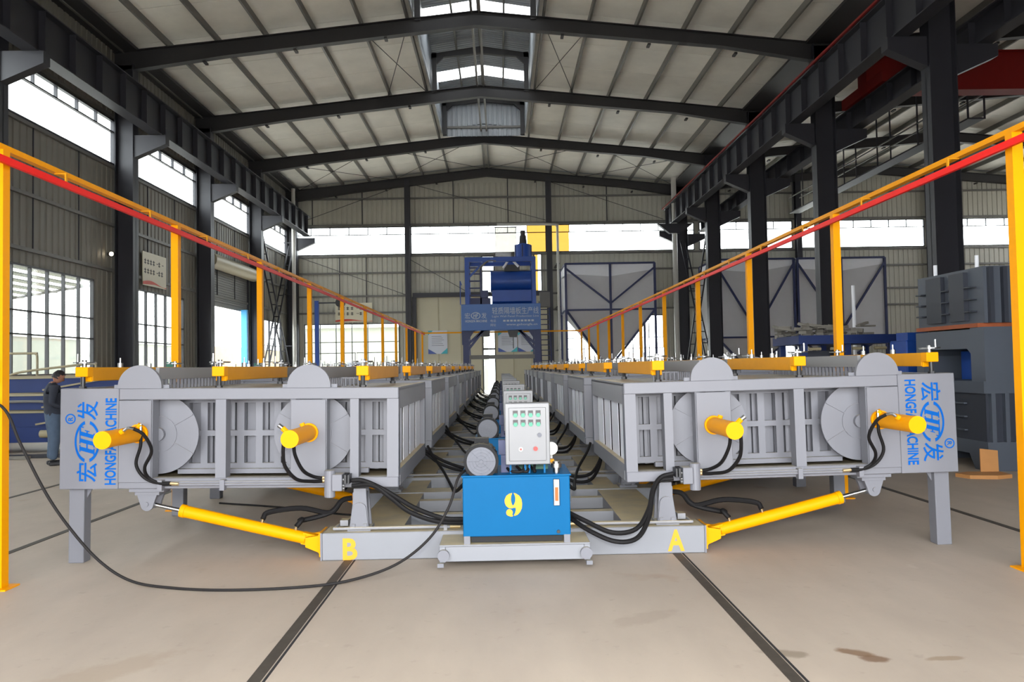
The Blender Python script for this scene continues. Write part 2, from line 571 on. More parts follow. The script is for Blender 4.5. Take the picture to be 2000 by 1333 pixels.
for i in range(7):
    for k in (1, 2):
        y = FR[i + 1] + BAY * k / 3
        MB().tube((XW + 0.05, y, 5.0), (XW + 0.05, y, 8.4), 0.02, 6).build('tie_rod', STEEL, wl)

# --- end wall (behind the production line and the right bay)
put_e = lambda a, d, z: (a, YE + d, z)
eh = [(-12.45, -5.6, 8.5, 10.2), (-5.3, 2.9, 8.5, 10.2), (3.2, 11.9, 8.5, 10.2), (12.2, 17.9, 8.5, 10.2), (18.4, 26.0, 8.5, 10.2), (26.4, 34.4, 8.5, 10.2),
      (-11.75, -6.05, 1.1, 4.35), (4.05, 10.0, 1.1, 4.6), (13.0, 18.0, 1.1, 4.4)]
for j, h in enumerate(eh):
    if j < 6:
        n = max(4, round((h[1] - h[0]) / 1.15))
        sp = {6: PANEO} if j == 1 else ({0: PANEO} if j == 2 else None)
        win_specs.append((put_e, h[0], h[1], h[2], h[3], lins(h[0], h[1], n), [9.72], STEEL, PANE, sp))
    else:
        win_specs.append((put_e, h[0], h[1], h[2], h[3], lins(h[0], h[1], 6), [2.6, 3.25], BLACK, PANE))
door_slot = (-1.02, -0.32, 0.0, 8.3)
strip = (2.15, 2.55, 6.2, 8.4)
eh += [door_slot, strip, (-5.0, -1.02, 0.0, 5.95), (-0.32, 3.0, 0.0, 5.95)]
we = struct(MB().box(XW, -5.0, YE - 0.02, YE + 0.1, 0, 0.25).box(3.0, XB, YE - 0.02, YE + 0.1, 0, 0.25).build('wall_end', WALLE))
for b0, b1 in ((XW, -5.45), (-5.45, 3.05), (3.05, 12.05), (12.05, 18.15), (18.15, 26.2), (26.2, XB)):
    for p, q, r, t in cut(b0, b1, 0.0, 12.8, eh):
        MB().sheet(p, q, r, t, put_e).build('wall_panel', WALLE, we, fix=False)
gab = MB()
gab.add([(XW, YE + .05, 12.6), (XW, YE + .05, 12.95), (XR, YE + .05, 14.2), (XV, YE + .05, 12.95), (XV, YE + .05, 12.6)], [(0, 1, 2, 3, 4)])
gab.add([(XV, YE + .05, 12.6), (XV, YE + .05, 12.95), (23, YE + .05, 14.2), (XB, YE + .05, 12.95), (XB, YE + .05, 12.6)], [(0, 1, 2, 3, 4)])
gab.build('gable_panel', WALLE, we, fix=False)
for z in (5.0, 6.0, 7.4, 8.4, 10.3, 11.9):
    MB().box(XW, -5.6 if z < 6.2 else XB, YE - 0.12, YE - 0.02, z - 0.05, z + 0.05).build('girt', PURL, we)
    if z < 6.2:
        MB().box(3.2, XB, YE - 0.12, YE - 0.02, z - 0.05, z + 0.05).build('girt', PURL, we)
for x in (-5.45, 3.05, 18.15, 26.2):
    m = MB().box(x - 0.16, x + 0.16, YE - 0.5, YE - 0.48, 0, 13.0).box(x - 0.16, x + 0.16, YE - 0.16, YE - 0.14, 0, 13.0).box(x - 0.012, x + 0.012, YE - 0.5, YE - 0.14, 0, 13.0)
    m.build('wall_post', STEEL, we)
for x, zz in ((-9.6, (5, 8.4)), (-8.0, (5, 8.4)), (-11.2, (10.3, 12.6)), (-8.2, (10.3, 12.8)), (-2.7, (10.3, 13.3)), (0.6, (10.3, 13.3)), (6.6, (10.3, 12.8))):
    MB().tube((x, YE - 0.08, zz[0]), (x, YE - 0.08, zz[1]), 0.03, 6).build('tie_rod', STEEL, we)
for p, q in (((-12, 8.4), (-5.5, 6.0)), ((-5.4, 8.2), (-2.0, 6.2)), ((-12.2, 10.4), (-5.5, 12.8)), ((-5.4, 12.8), (3, 10.4)), ((3.1, 12.8), (10, 10.4))):
    MB().tube((p[0], YE - 0.14, p[1]), (q[0], YE - 0.14, q[1]), 0.016, 6).build('brace_rod', STEEL, we)
for k, s_ in enumerate(win_specs):
    window(k + 1, *s_[:9], special=s_[9] if len(s_) > 9 else None)
# pale panes and the tall daylight gap between the leaves of the big end door
d1 = struct(MB().box(-5.0, -1.02, YE - 0.06, YE, 0.02, 5.98).build('door_1', WALLB))
d2 = struct(MB().box(-0.32, 3.0, YE - 0.06, YE, 0.02, 5.98).build('door_2', WALLB))
for d, xs in ((d1, (-4.98, -3.7, -2.35, -1.1)), (d2, (-0.25, 0.8, 1.9, 2.95))):
    for x in xs:
        MB().box(x - 0.03, x + 0.03, YE - 0.09, YE - 0.06, 0.02, 5.85).build('door_stile', DRUM, d)
t1 = struct(MB().box(-5.2, 3.1, YE - 0.35, YE - 0.1, 5.86, 6.12).build('trim_1', STEEL))
for x in (-5.12, 2.98):
    MB().box(x - 0.12, x + 0.12, YE - 0.3, YE - 0.1, 0, 5.9).build('door_jamb', STEEL, t1)
n0 = len(win_specs)
sw = struct(MB().box(-1.08, -1.0, YE - 0.08, YE + 0.05, 0, 8.3).box(-0.34, -0.26, YE - 0.08, YE + 0.05, 0, 8.3).box(-1.08, -0.26, YE - 0.08, YE + 0.05, 8.28, 8.36).build('window_%d' % (n0 + 1), STEEL))
for z in (2.7, 5.95):
    MB().box(-1.0, -0.34, YE - 0.03, YE + 0.03, z - 0.05, z + 0.05).build('glazing_bar', STEEL, sw)
for r, t in ((0.0, 2.65), (2.75, 5.9), (6.0, 8.28)):
    MB().box(-1.0, -0.34, YE - 0.006, YE + 0.006, r, t).build('pane', PANE, sw)
so = struct(MB().box(2.1, 2.16, YE - 0.06, YE + 0.04, 6.2, 8.4).box(2.54, 2.6, YE - 0.06, YE + 0.04, 6.2, 8.4).build('window_%d' % (n0 + 2), STEEL))
MB().box(2.16, 2.36, YE - 0.006, YE + 0.006, 6.2, 8.4).build('pane', PANEO, so)
MB().box(2.36, 2.54, YE - 0.006, YE + 0.006, 6.2, 8.4).build('pane', PANE, so)

# --- right wall and front wall (behind the camera, with its wide open doorway)
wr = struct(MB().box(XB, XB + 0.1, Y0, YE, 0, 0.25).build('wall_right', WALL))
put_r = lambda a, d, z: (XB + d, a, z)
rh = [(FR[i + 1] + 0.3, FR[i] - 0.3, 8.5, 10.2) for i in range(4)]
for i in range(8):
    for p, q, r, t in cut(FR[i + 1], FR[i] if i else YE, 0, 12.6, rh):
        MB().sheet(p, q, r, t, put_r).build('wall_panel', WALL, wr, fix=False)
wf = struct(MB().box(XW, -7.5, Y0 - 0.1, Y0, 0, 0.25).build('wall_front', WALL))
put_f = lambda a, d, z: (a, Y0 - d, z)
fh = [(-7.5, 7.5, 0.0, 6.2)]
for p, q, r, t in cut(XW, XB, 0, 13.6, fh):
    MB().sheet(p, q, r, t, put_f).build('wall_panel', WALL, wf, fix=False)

# --- roof
MX0, MX1, MY1 = XR - 2.07, XR + 2.07, 38.5       # ridge monitor opening
zl = lambda x: ZR - (ZR - ZE) * (XR - x) / (XR - XW)
zr = lambda x: ZR - (ZR - ZV) * (x - XR) / (XV - XR)
RX = 23.0
zb = lambda x: ZV + (13.6 - ZV) * (x - XV) / (RX - XV) if x < RX else 13.6 - (13.6 - ZE) * (x - RX) / (XB - RX)
cm = MB()
def slope(m, x0, x1, f, y0, y1, off, th=0.05):
    m.add([(x, y, f(x) + off + d) for d in (0, th) for y in (y0, y1) for x in (x0, x1)],
          [(0, 2, 3, 1), (4, 5, 7, 6), (0, 1, 5, 4), (2, 6, 7, 3), (0, 4, 6, 2), (1, 3, 7, 5)])
    return m
slope(cm, XW - 0.3, MX0, zl, Y0 - 0.2, YE + 0.2, 0.1)
slope(cm, MX1, XV, zr, Y0 - 0.2, YE + 0.2, 0.1)
slope(cm, MX0, XR, zl, MY1, YE + 0.2, 0.1)
slope(cm, XR, MX1, zr, MY1, YE + 0.2, 0.1)
slope(cm, XV, RX, zb, Y0 - 0.2, YE + 0.2, 0.1)
slope(cm, RX, XB + 0.3, zb, Y0 - 0.2, YE + 0.2, 0.1)
ce = struct(cm.build('ceiling', ROOFM))
for i in range(8):
    for k in range(3):
        ya = FR[i + 1] + BAY * k / 3 + 0.012
        yb = FR[i + 1] + BAY * (k + 1) / 3 - 0.012
        for x0, x1, f in ((XW, MX0, zl), (MX1, XV, zr), (XV, RX, zb), (RX, XB, zb)) + (((MX0, XR, zl), (XR, MX1, zr)) if ya > 38 else ()):
            slope(MB(), x0, x1, f, ya, yb, 0.03, 0.03).build('roof_panel', ROOF, ce)
px = [-12.4, -10.9, -9.3, -7.7, -6.1, -4.5, -2.95]
for x in px + [2 * XR - q for q in px if 2 * XR - q < XV] + [12.4 + 1.6 * k for k in range(14)]:
    f = zl if x < XR else (zr if x < XV else zb)
    MB().box(x - 0.035, x + 0.035, Y0, YE, f(x) - 0.2, f(x) + 0.03).build('purlin', PURL, ce)
MB().box(-13.1, -11.9, Y0, YE, 12.36, 12.46).build('eave_gutter', STEELB, ce)
MB().box(10.5, 11.6, Y0, YE, 12.36, 12.46).build('valley_gutter', STEELB, ce)
for x in (XR - 0.14, XR + 0.14):
    MB().box(x - 0.04, x + 0.04, Y0, YE, 13.55, 13.77).build('ridge_purlin', PURL, ce)
def rafter(y, pts, thin=0.012, fw_=0.13):
    """pts: (x, bottom, top) polyline"""
    m = MB()
    lo = [(p[0], p[1]) for p in pts]
    hi = [(p[0], p[2]) for p in pts]
    m.prism(lo + hi[::-1], 'y', y - thin, y + thin)
    for a, b in zip(pts, pts[1:]):
        m.prism([(a[0], a[1]), (b[0], b[1]), (b[0], b[1] + 0.025), (a[0], a[1] + 0.025)], 'y', y - fw_, y + fw_)
        m.prism([(a[0], a[2] - 0.025), (b[0], b[2] - 0.025), (b[0], b[2]), (a[0], a[2])], 'y', y - fw_, y + fw_)
    for t in (0.25, 0.5, 0.75):
        for a, b in ((pts[0], pts[len(pts) // 2]), (pts[len(pts) // 2], pts[-1])):
            x = a[0] + (b[0] - a[0]) * t
            z = a[1] + (b[1] - a[1]) * t
            m.box(x - 0.05, x + 0.05, y - 0.14, y + 0.14, z - 0.06, z)
    return m.build('rafter', STEELB, ce)
for y in FR:
    if y < 0: continue
    ro = 0.2
    rafter(y, [(-12.7, 11.62, 12.32), (-9.0, 12.15, zl(-9) - ro), (XR, 13.09, ZR - ro), (7.6, 12.3, zr(7.6) - ro), (11.0, 11.72, 12.36)])
    rafter(y, [(11.0, 11.75, 12.38), (14, 12.2, zb(14) - ro), (RX, 12.9, 13.4), (32, 12.1, zb(32) - ro), (XB - 0.3, 11.65, 12.3)])
for y0, y1, a, b in ((39.1, 45.9, -12, -6.2), (39.1, 45.9, -6.2, XR), (39.1, 45.9, XR, 5), (39.1, 45.9, 5, 10.6), (25.5, 32.3, -4.6, -2.9), (25.5, 32.3, 1.6, 3.3)):
    fz = lambda x: (zl(x) if x < XR else zr(x)) - 0.24
    MB().tube((a, y0, fz(a)), (b, y1, fz(b)), 0.015, 6).build('brace_rod', STEELB, ce)
    MB().tube((b, y0, fz(b)), (a, y1, fz(a)), 0.015, 6).build('brace_rod', STEELB, ce)
# ridge monitor
mz = lambda x: 15.52 - 0.16 * abs(x - XR)
MB().box(MX0 - 0.05, MX0, Y0, MY1, 13.45, 15.22).build('monitor_wall', ROOFM, ce)
MB().box(MX1, MX1 + 0.05, Y0, MY1, 13.45, 15.22).build('monitor_wall', ROOFM, ce)
for y0, y1, mm, nm in ((Y0, 21.6, ROOFM, 'monitor_sheet'), (21.6, 22.6, FRP, 'translucent_sheet'), (22.6, 28.6, ROOFM, 'monitor_sheet'), (28.6, 29.9, FRP, 'translucent_sheet'),
                       (29.9, 34.9, ROOFM, 'monitor_sheet'), (34.9, 36.1, FRP, 'translucent_sheet'), (36.1, MY1, ROOFM, 'monitor_sheet')):
    for xa, xb in ((MX0 - 0.2, XR), (XR, MX1 + 0.2)):
        n = 3
        for q in range(n if nm[0] == 't' else 1):
            x0, x1 = (xa + (xb - xa) * q / n, xa + (xb - xa) * (q + 1) / n - 0.02) if nm[0] == 't' else (xa, xb)
            pf = lambda a, d, t, x0=x0, x1=x1: ((x0, x1)[int(t)], a, mz((x0, x1)[int(t)]) + d)
            MB().sheet(y0, y1, 0, 1, pf, 0.2, 0.025).build(nm, mm, ce, fix=False)
gm = MB()
gm.sheet(MX0, XR, 0, 1, lambda a, d, t: (a, MY1 + d, (13.3, mz(a))[int(t)]), 0.25, 0.03)
gm.sheet(XR, MX1, 0, 1, lambda a, d, t: (a, MY1 + d, (13.3, mz(a))[int(t)]), 0.25, 0.03)
gm.build('monitor_gable', ROOFM, ce, fix=False)
MB().box(MX0, MX1, MY1 - 0.08, MY1 - 0.02, 13.7, 13.8).build('monitor_girt', PURL, ce)
for x in (XR - 1.0, XR + 1.0, XR):
    MB().box(x - 0.04, x + 0.04, Y0, MY1, mz(x) - 0.16, mz(x) - 0.02).build('monitor_purlin', PURL, ce)
for y in (25.5, 32.3, 38.3):
    m = MB()
    for s in (-1, 1):
        m.box(XR + s * 1.95 - 0.1, XR + s * 1.95 + 0.1, y - 0.08, y + 0.08, 13.3, 15.0)
        m.prism([(XR, 14.97), (XR + s * 2.25, 14.75), (XR + s * 2.25, 14.93), (XR, 15.27)], 'y', y - 0.08, y + 0.08)
        m.prism([(XR + s * 1.95, 14.45), (XR + s * 1.95, 14.8), (XR + s * 1.5, 14.85)], 'y', y - 0.06, y + 0.06)
    m.build('monitor_frame', STEELB, ce)

# --- columns, crane girders
def hcol(x0, x1, yc, w, z1, m=None):
    m = m or MB()
    m.box(x0, x0 + 0.025, yc - w / 2, yc + w / 2, 0, z1).box(x1 - 0.025, x1, yc - w / 2, yc + w / 2, 0, z1).box(x0, x1, yc - 0.012, yc + 0.012, 0, z1)
    return m
bayname = ['at the end wall', 'one bay before the end wall', 'two bays before the end wall', 'three bays before the end wall', 'four bays before the end wall', 'five bays before the end wall']
for i, y in enumerate(FR[:6]):
    t = thing('steel_column', 'dark steel column along the left wall, ' + bayname[i], 'column', (-12.31, y, 0), 'steel columns along the left wall')
    hcol(-0.3, 0.3, 0, 0.4, 11.9).build('shaft', STEEL, t)
    MB().prism([(0.3, 8.75), (1.35, 9.2), (1.35, 9.5), (0.3, 9.5)], 'y', -0.14, 0.14).build('crane_bracket', STEEL, t)
    MB().box(-0.38, 0.38, -0.26, 0.26, 0, 0.03).build('base_plate', STEEL, t)
for i, y in enumerate(FR[:5]):
    t = thing('steel_column', 'dark steel column in the row right of the machines, ' + bayname[i], 'column', (11.02, y, 0), 'steel columns right of the machines')
    hcol(-0.34, 0.34, 0, 0.40, 12.3).build('shaft', STEEL, t)
    MB().prism([(-0.37, 8.85), (-1.35, 9.3), (-1.35, 9.6), (-0.37, 9.6)], 'y', -0.16, 0.16).prism([(0.37, 8.65), (1.4, 9.1), (1.4, 9.4), (0.37, 9.4)], 'y', -0.16, 0.16).build('crane_bracket', STEEL, t)
    MB().box(-0.45, 0.45, -0.28, 0.28, 0, 0.03).build('base_plate', STEEL, t)
def girder(label, x, z0, z1, y0, y1, side, railm):
    t = thing('crane_girder', label, 'crane girder', (x, y0, z0), 'crane girders')
    h = z1 - z0
    L = y1 - y0
    MB().box(-0.2, 0.2, 0, L, 0, 0.03).box(-0.2, 0.2, 0, L, h - 0.03, h).box(-0.012, 0.012, 0, L, 0.03, h - 0.03).build('beam', STEEL, t)
    for k in range(int(L / 1.36) + 1):
        if y0 + k * 1.36 > 14:
            MB().box(-0.18, 0.18, k * 1.36, k * 1.36 + 0.016, 0.03, h - 0.03).build('stiffener', STEEL, t)
    MB().box(-0.05, 0.05, 0, L, h, h + 0.12).build('crane_track', STEEL, t)
    if railm:
        MB().box(side * 0.24 - 0.03, side * 0.24 + 0.03, 0, L, h + 0.02, h + 0.08).build('conductor_rail', railm, t)
    return t
girder('dark crane girder running along the left wall on column brackets', -11.27, 9.5, 10.65, Y0 + 0.1, 45.4, -1, None)
girder('dark crane girder on the machine side of the right column row with red conductor', 10.0, 9.6, 10.75, Y0 + 0.1, 45.2, -1, CRANE)
girder('dark crane girder on the far side of the right column row', 12.08, 9.4, 10.1, Y0 + 0.1, 45.2, 1, None)
t = thing('bridge_crane', 'dark red overhead crane bridge behind the right column row', 'crane', (12.25, 24.6, 10.22))
MB().box(-0.3, 20, -0.3, 0.3, 0.1, 1.3).build('bridge_beam', CRANE, t)
MB().box(-0.42, 20, -0.42, 0.42, 1.3, 1.34).build('beam_flange', CRANE, t)
MB().box(1.5, 1.9, -0.33, -0.3, 0.75, 1.15).build('inspection_hatch', DARK, t)
MB().box(-0.35, 0.1, -1.4, 1.4, 0.0, 0.35).build('end_carriage', CRANE, t)
for y in (-1.1, 1.1):
    MB().tube((-0.2, y, 0.09), (-0.02, y, 0.09), 0.1, 14).build('wheel', STEEL, t)
t = thing('crane_walkway', 'grey steel service walkway hanging under the right bay roof', 'walkway', (17.2, 27, 10.2))
MB().box(-0.3, 0.3, 0, 17, 0, 0.06).build('deck', STEEL, t)
for s in (-0.3, 0.3):
    MB().bar((s, 0, 0.9), (s, 17, 0.9), 0.05).build('hand_rail', PURL, t)
    for k in range(6):
        MB().bar((s, k * 3.3, 0), (s, k * 3.3, 2.9), 0.05).build('hanger', STEEL, t)

# --- roller shutter door of the left wall
d3 = struct(MB().box(XW - 0.03, XW + 0.06, 33.2, 38.7, 4.55, 4.65).box(XW - 0.04, XW - 0.02, 33.2, 38.7, 4.65, 6.45).build('door_3', SHUT))
for k in range(16):
    z = 4.65 + k * 0.11
    MB().box(XW - 0.02, XW + 0.03, 33.25, 38.65, z, z + 0.095).build('slat', SHUT, d3)
MB().tube((XW + 0.3, 33.0, 6.45), (XW + 0.3, 38.9, 6.45), 0.32, 18).build('shutter_drum', DRUM, d3, True)
for y in (33.2, 38.7):
    MB().box(XW - 0.05, XW + 0.1, y - 0.06, y + 0.06, 0, 6.4).build('guide_rail', STEEL, d3)

# --- outside
tag(MB().box(-90, 120, -80, 120, -0.4, -0.26).build('outside_ground', OUTG), 'pale concrete yard seen through the windows and doors', 'ground', kind='structure')
t = thing('boundary_wall', 'pale rendered boundary wall seen through the left wall windows', 'wall', (-24, 0, -0.26))
MB().box(-0.15, 0.15, 10, 62, 0, 3.8).build('wall_face', OUTW, t)
MB().box(-0.22, 0.22, 10, 62, 3.8, 3.9).build('coping', OUTG, t)
t = thing('stone_wall', 'buff stone wall seen under the half open roller shutter', 'wall', (-24, 0, -0.26))
MB().box(-0.2, 0.2, 62.2, 110, 0, 4.0).build('wall_face', OUTB, t)
for k in range(12):
    MB().tube((0, 63 + 3 * k, 4.0), (0, 63 + 3 * k, 7.4), 0.04, 6).build('fence_post', PURL, t)
MB().bar((0, 62.5, 7.2), (0, 109, 7.2), 0.03).build('fence_wire', PURL, t)
t = thing('shed_canopy', 'pale slatted shed roof outside the left wall windows', 'canopy', (-18, 4, 0))
for k in range(9):
    MB().box(-2.8 + 0.66 * k, -2.35 + 0.66 * k, 0, 27, 4.5 + 0.1 * k, 4.55 + 0.1 * k).build('roof_slat', OUTW, t)
for k in range(5):
    MB().bar((-2.9, 0.5 + 6.5 * k, 4.4), (3.0, 0.5 + 6.5 * k, 5.3), 0.08).build('roof_beam', PURL, t)
    MB().tube((-2.7, 0.5 + 6.5 * k, -0.26), (-2.7, 0.5 + 6.5 * k, 4.4), 0.06, 8).build('post', PURL, t)
t = thing('blue_gate_post', 'bright blue square post beside the roller shutter opening', 'post', (-12.42, 37.5, 0))
MB().box(-0.14, 0.14, -0.1, 0.1, 0, 4.6).build('shaft', SKYB, t)
MB().box(-0.2, 0.2, -0.16, 0.16, 0, 0.03).build('base', SKYB, t)
t = thing('distant_building', 'white building with small windows seen through the end wall windows', 'building', (-9, 62, -0.26))
MB().box(-8, 8, 0, 6, 0, 5.2).build('wall_face', OUTW, t)
MB().box(-8.3, 8.3, -0.3, 6.3, 5.2, 5.4).build('roof_edge', OUTG, t)
for k in range(5):
    w = MB().box(-6.4 + 3 * k, -5.2 + 3 * k, -0.04, 0.02, 1.0, 2.5).build('window', SHUT, t)
    MB().box(-6.3 + 3 * k, -5.3 + 3 * k, -0.05, -0.03, 1.1, 2.4).build('pane', FAN, w)
# ------------------------------------------------------------------ moulding machines (two rows of nine)
TH = 0.013
def arc(cx, cz, r, a0, a1, n=24):
    return [(cx + r * math.cos(a0 + (a1 - a0) * i / n), cz + r * math.sin(a0 + (a1 - a0) * i / n)) for i in range(n + 1)]

def make_machine(s):
    M = lambda: MB(s)
    root = thing('moulding_machine', '', 'machine')
    T, B_ = 1.475, 0.61
    # face frame: rails and stiles
    M().box(0, 2.41, 0, 0.12, 1.375, T).box(0, 2.41, 0, 0.10, B_, 0.70).build('face_rail', GREY, root, bevel=0.006)
    for a, b in ((0.0, 0.10), (0.345, 0.42), (0.62, 0.66), (0.89, 0.935), (1.49, 1.58), (2.12, 2.16)):
        M().box(a, b, 0.002, 0.118, 0.70, 1.375).build('stile', GREY, root)
    for a, b in ((0.62, 0.935), (2.12, 2.41)):
        M().box(a + 0.006, b - 0.006, -0.014, 0.002, 0.665, 1.372).build('cover_plate', GREY, root, bevel=0.004)
    M().box(2.41, 2.91, -0.004, 0.03, B_, T).build('end_plate', GREY, root, bevel=0.004)
    M().box(2.87, 2.91, 0.03, 2.36, B_, T).build('outer_side_plate', GREY, root)
    M().box(0, 2.91, 2.30, 2.38, B_, T - 0.01).build('back_frame', GREY, root)
    M().box(0.0, 2.9, 0.03, 2.37, T - 0.03, T - 0.012).build('top_plate', GREY, root)
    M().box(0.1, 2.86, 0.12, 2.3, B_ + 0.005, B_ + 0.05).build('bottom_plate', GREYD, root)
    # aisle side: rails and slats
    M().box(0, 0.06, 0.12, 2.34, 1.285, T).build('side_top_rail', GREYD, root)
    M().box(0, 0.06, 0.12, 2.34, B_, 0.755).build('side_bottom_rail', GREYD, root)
    for k in range(4):
        y = 0.14 + k * 0.54
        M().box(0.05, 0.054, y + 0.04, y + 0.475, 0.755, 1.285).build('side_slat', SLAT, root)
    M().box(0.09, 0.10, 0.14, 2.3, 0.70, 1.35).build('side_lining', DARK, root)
    # grid with two rows of slots, and the mould plates behind it
    g = M().box(0.11, 2.40, 0.30, 0.34, 1.335, 1.42).box(0.11, 2.40, 0.30, 0.34, 0.735, 0.79).box(0.11, 2.40, 0.298, 0.338, 1.035, 1.085)
    x = 0.11
    while x < 2.4:
        g.box(x, x + 0.062, 0.30, 0.34, 0.79, 1.335)
        x += 0.165
    g.build('slot_grid', GREY, root)
    M().box(0.30, 2.0, 0.24, 0.30, 0.705, 0.745).build('grid_ledge', GREY, root)
    x = 0.13
    pl = M()
    k_ = 0
    while x < 2.38:
        pl.box(x, x + 0.029, 0.366 + 0.016 * (k_ % 3), 2.2, 0.72, 1.41)
        k_ += 1
        x += 0.0335
    tag(pl.build('mould_plates', GREY, root), kind='stuff')
    # discs seen through the openings
    for u in (0.775, 2.14):
        d = M().tube((u, 0.17, 1.065), (u, 0.19, 1.065), 0.35, 48).build('pulling_disc', GREY, root, True)
        M().tube((u, 0.13, 1.065), (u, 0.17, 1.065), 0.06, 20).ring((u, 0.162, 1.065), 0.145, 0.16, 0, 2 * math.pi, 'y', 0.01, 32).build('hub', GREY, d)
        for k in range(6):
            a = math.pi / 6 + k * math.pi / 3
            M().bar((u + 0.16 * math.cos(a), 0.167, 1.065 + 0.16 * math.sin(a)), (u + 0.345 * math.cos(a), 0.167, 1.065 + 0.345 * math.sin(a)), 0.01, 0.012, up=(0, 1, 0)).build('rib', GREY, d)
    # half discs standing on the front edge, boards and combs behind them
    for u in (0.778, 2.235):
        M().prism([(u + 0.188, T)] + arc(u, T + 0.012, 0.188, 0, math.pi, 28) + [(u - 0.188, T)], 'y', 0.0, 0.035).build('half_disc', GREY, root, True)
        M().box(u - 0.24, u + 0.235, 0.036, 0.06, T - 0.01, T + 0.03).build('half_disc_foot', GREY, root)
    for u, y0 in ((0.70, 0.12), (2.12, 0.12)):
        M().box(u, u + 0.03, y0, 2.3, 1.55, 1.655).build('guide_board', GREYM, root)
        cb = M()
        for k in range(26):
            cb.box(u + 0.004, u + 0.026, y0 + 0.01 + k * 0.084, y0 + 0.034 + k * 0.084, T - 0.012, 1.55)
        tag(cb.build('comb_teeth', GREY, root), kind='stuff')
    rk = M().box(0.36, 0.60, 0.5, 0.516, 1.468, 1.476).box(0.36, 0.60, 0.5, 0.516, 1.545, 1.555)
    for k in range(7):
        rk.box(0.36 + k * 0.0385, 0.37 + k * 0.0385, 0.5, 0.516, 1.47, 1.55)
    rk.build('spacer_rack', GREY, root)
    # clamp beams with hand wheels
    for u in (0.35, 1.635, 2.845):
        c = M().box(u - 0.05, u + 0.05, 0.30, 2.26, 1.535, 1.66).build('clamp_beam', YELT, root, bevel=0.006)
        M().box(u - 0.055, u + 0.055, 0.2, 0.3, 1.575, 1.662).box(u - 0.045, u + 0.05, 0.285, 0.31, 1.53, 1.58).build('clamp_head', YEL, c, bevel=0.005)
        for y in (0.25, 2.16):
            m = M().ring((u, y, 1.695), 0.075, 0.09, 0, 2 * math.pi, 'z', 0.012, 20)
            for k in range(3):
                a = k * 2.094 + 0.5
                m.bar((u, y, 1.70), (u + 0.08 * math.cos(a), y + 0.08 * math.sin(a), 1.70), 0.014)
            m.tube((u, y, 1.66), (u, y, 1.725), 0.02, 10)
            m.build('hand_wheel', WHEEL, c)
            M().tube((u + 0.07, y + 0.02, 1.70), (u + 0.07, y + 0.02, 1.78), 0.009, 8).build('wheel_handle', CHROME, c)
            M().tube((u, y - 0.02, T - 0.02), (u, y - 0.02, 1.58), 0.02, 10).tube((u, y - 0.02, T - 0.015), (u, y - 0.02, T + 0.015), 0.032, 6).build('clamp_bolt', BLACK, c)
        for k in range(2):
            M().tube((u, 0.9 + k * 0.62, 1.66), (u, 0.9 + k * 0.62, 1.70), 0.025, 8).tube((u, 0.9 + k * 0.62, 1.70), (u, 0.9 + k * 0.62, 1.75), 0.008, 8).build('set_screw', CHROME, c)
    # front hydraulic cylinders
    for u in (0.77, 2.23):
        z = 1.087
        c = M().tube((u, -0.62, z), (u, -0.012, z), 0.068, 28).tube((u, -0.625, z), (u, -0.55, z), 0.071, 28).build('cylinder_barrel', YEL, root, True)
        M().tube((u, -0.035, z), (u, -0.013, z), 0.082, 28).build('cylinder_flange', YEL, c, True)
        if u > 1:
            ports = [((u - 0.06, -0.46, z + 0.045), (u - 0.085, -0.46, z + 0.06)), ((u - 0.03, -0.09, z + 0.06), (u - 0.05, -0.09, z + 0.085))]
        else:
            ports = [((u + 0.05, -0.52, z + 0.045), (u + 0.085, -0.52, z + 0.08)), ((u + 0.02, -0.14, z + 0.065), (u + 0.03, -0.14, z + 0.09))]
        for p, q in ports:
            M().tube(p, q, 0.022, 10).build('port', YEL, c)
        if u > 1:
            M().path([(u - 0.085, -0.46, z + 0.06), (u - 0.115, -0.45, z + 0.082), (u - 0.15, -0.43, z + 0.075)], 0.011, 8).build('hose_fitting', CHROME, c)
            M().path([(u - 0.15, -0.43, z + 0.075), (u - 0.21, -0.38, z + 0.02), (u - 0.23, -0.28, z - 0.12), (u - 0.12, -0.16, z - 0.27), (u - 0.11, -0.07, z - 0.37), (u - 0.20, -0.05, z - 0.425), (u - 0.30, -0.05, z - 0.432)], 0.014, 8).build('hose', RUB, c, True)
            M().tube((u - 0.05, -0.09, z + 0.085), (u - 0.055, -0.10, z + 0.0), 0.013, 8).build('hose_fitting', CHROME, c)
            M().path([(u - 0.055, -0.10, z + 0.0), (u - 0.055, -0.10, z - 0.10), (u - 0.01, -0.08, z - 0.25), (u - 0.06, -0.06, z - 0.36), (u - 0.16, -0.05, z - 0.415), (u - 0.29, -0.05, z - 0.42)], 0.014, 8).build('hose', RUB, c, True)
            M().tube((u - 0.29, -0.05, z - 0.426), (u - 0.36, -0.05, z - 0.43), 0.016, 8).build('hose_fitting', BRASS, c)
        else:
            M().tube((u + 0.085, -0.52, z + 0.08), (u + 0.115, -0.53, z + 0.105), 0.018, 10).build('hose_fitting', CHROME, c)
            M().path([(u + 0.075, -0.52, z - 0.03), (u + 0.085, -0.50, z - 0.12), (u + 0.09, -0.42, z - 0.24), (u + 0.03, -0.3, z - 0.36), (u - 0.06, -0.15, z - 0.40), (u - 0.13, -0.07, z - 0.41)], 0.015, 8).build('hose', RUB, c, True)
            M().path([(u + 0.03, -0.40, z - 0.06), (u + 0.025, -0.36, z - 0.16), (u - 0.01, -0.26, z - 0.29), (u - 0.06, -0.13, z - 0.36), (u - 0.13, -0.07, z - 0.385)], 0.015, 8).build('hose', RUB, c, True)
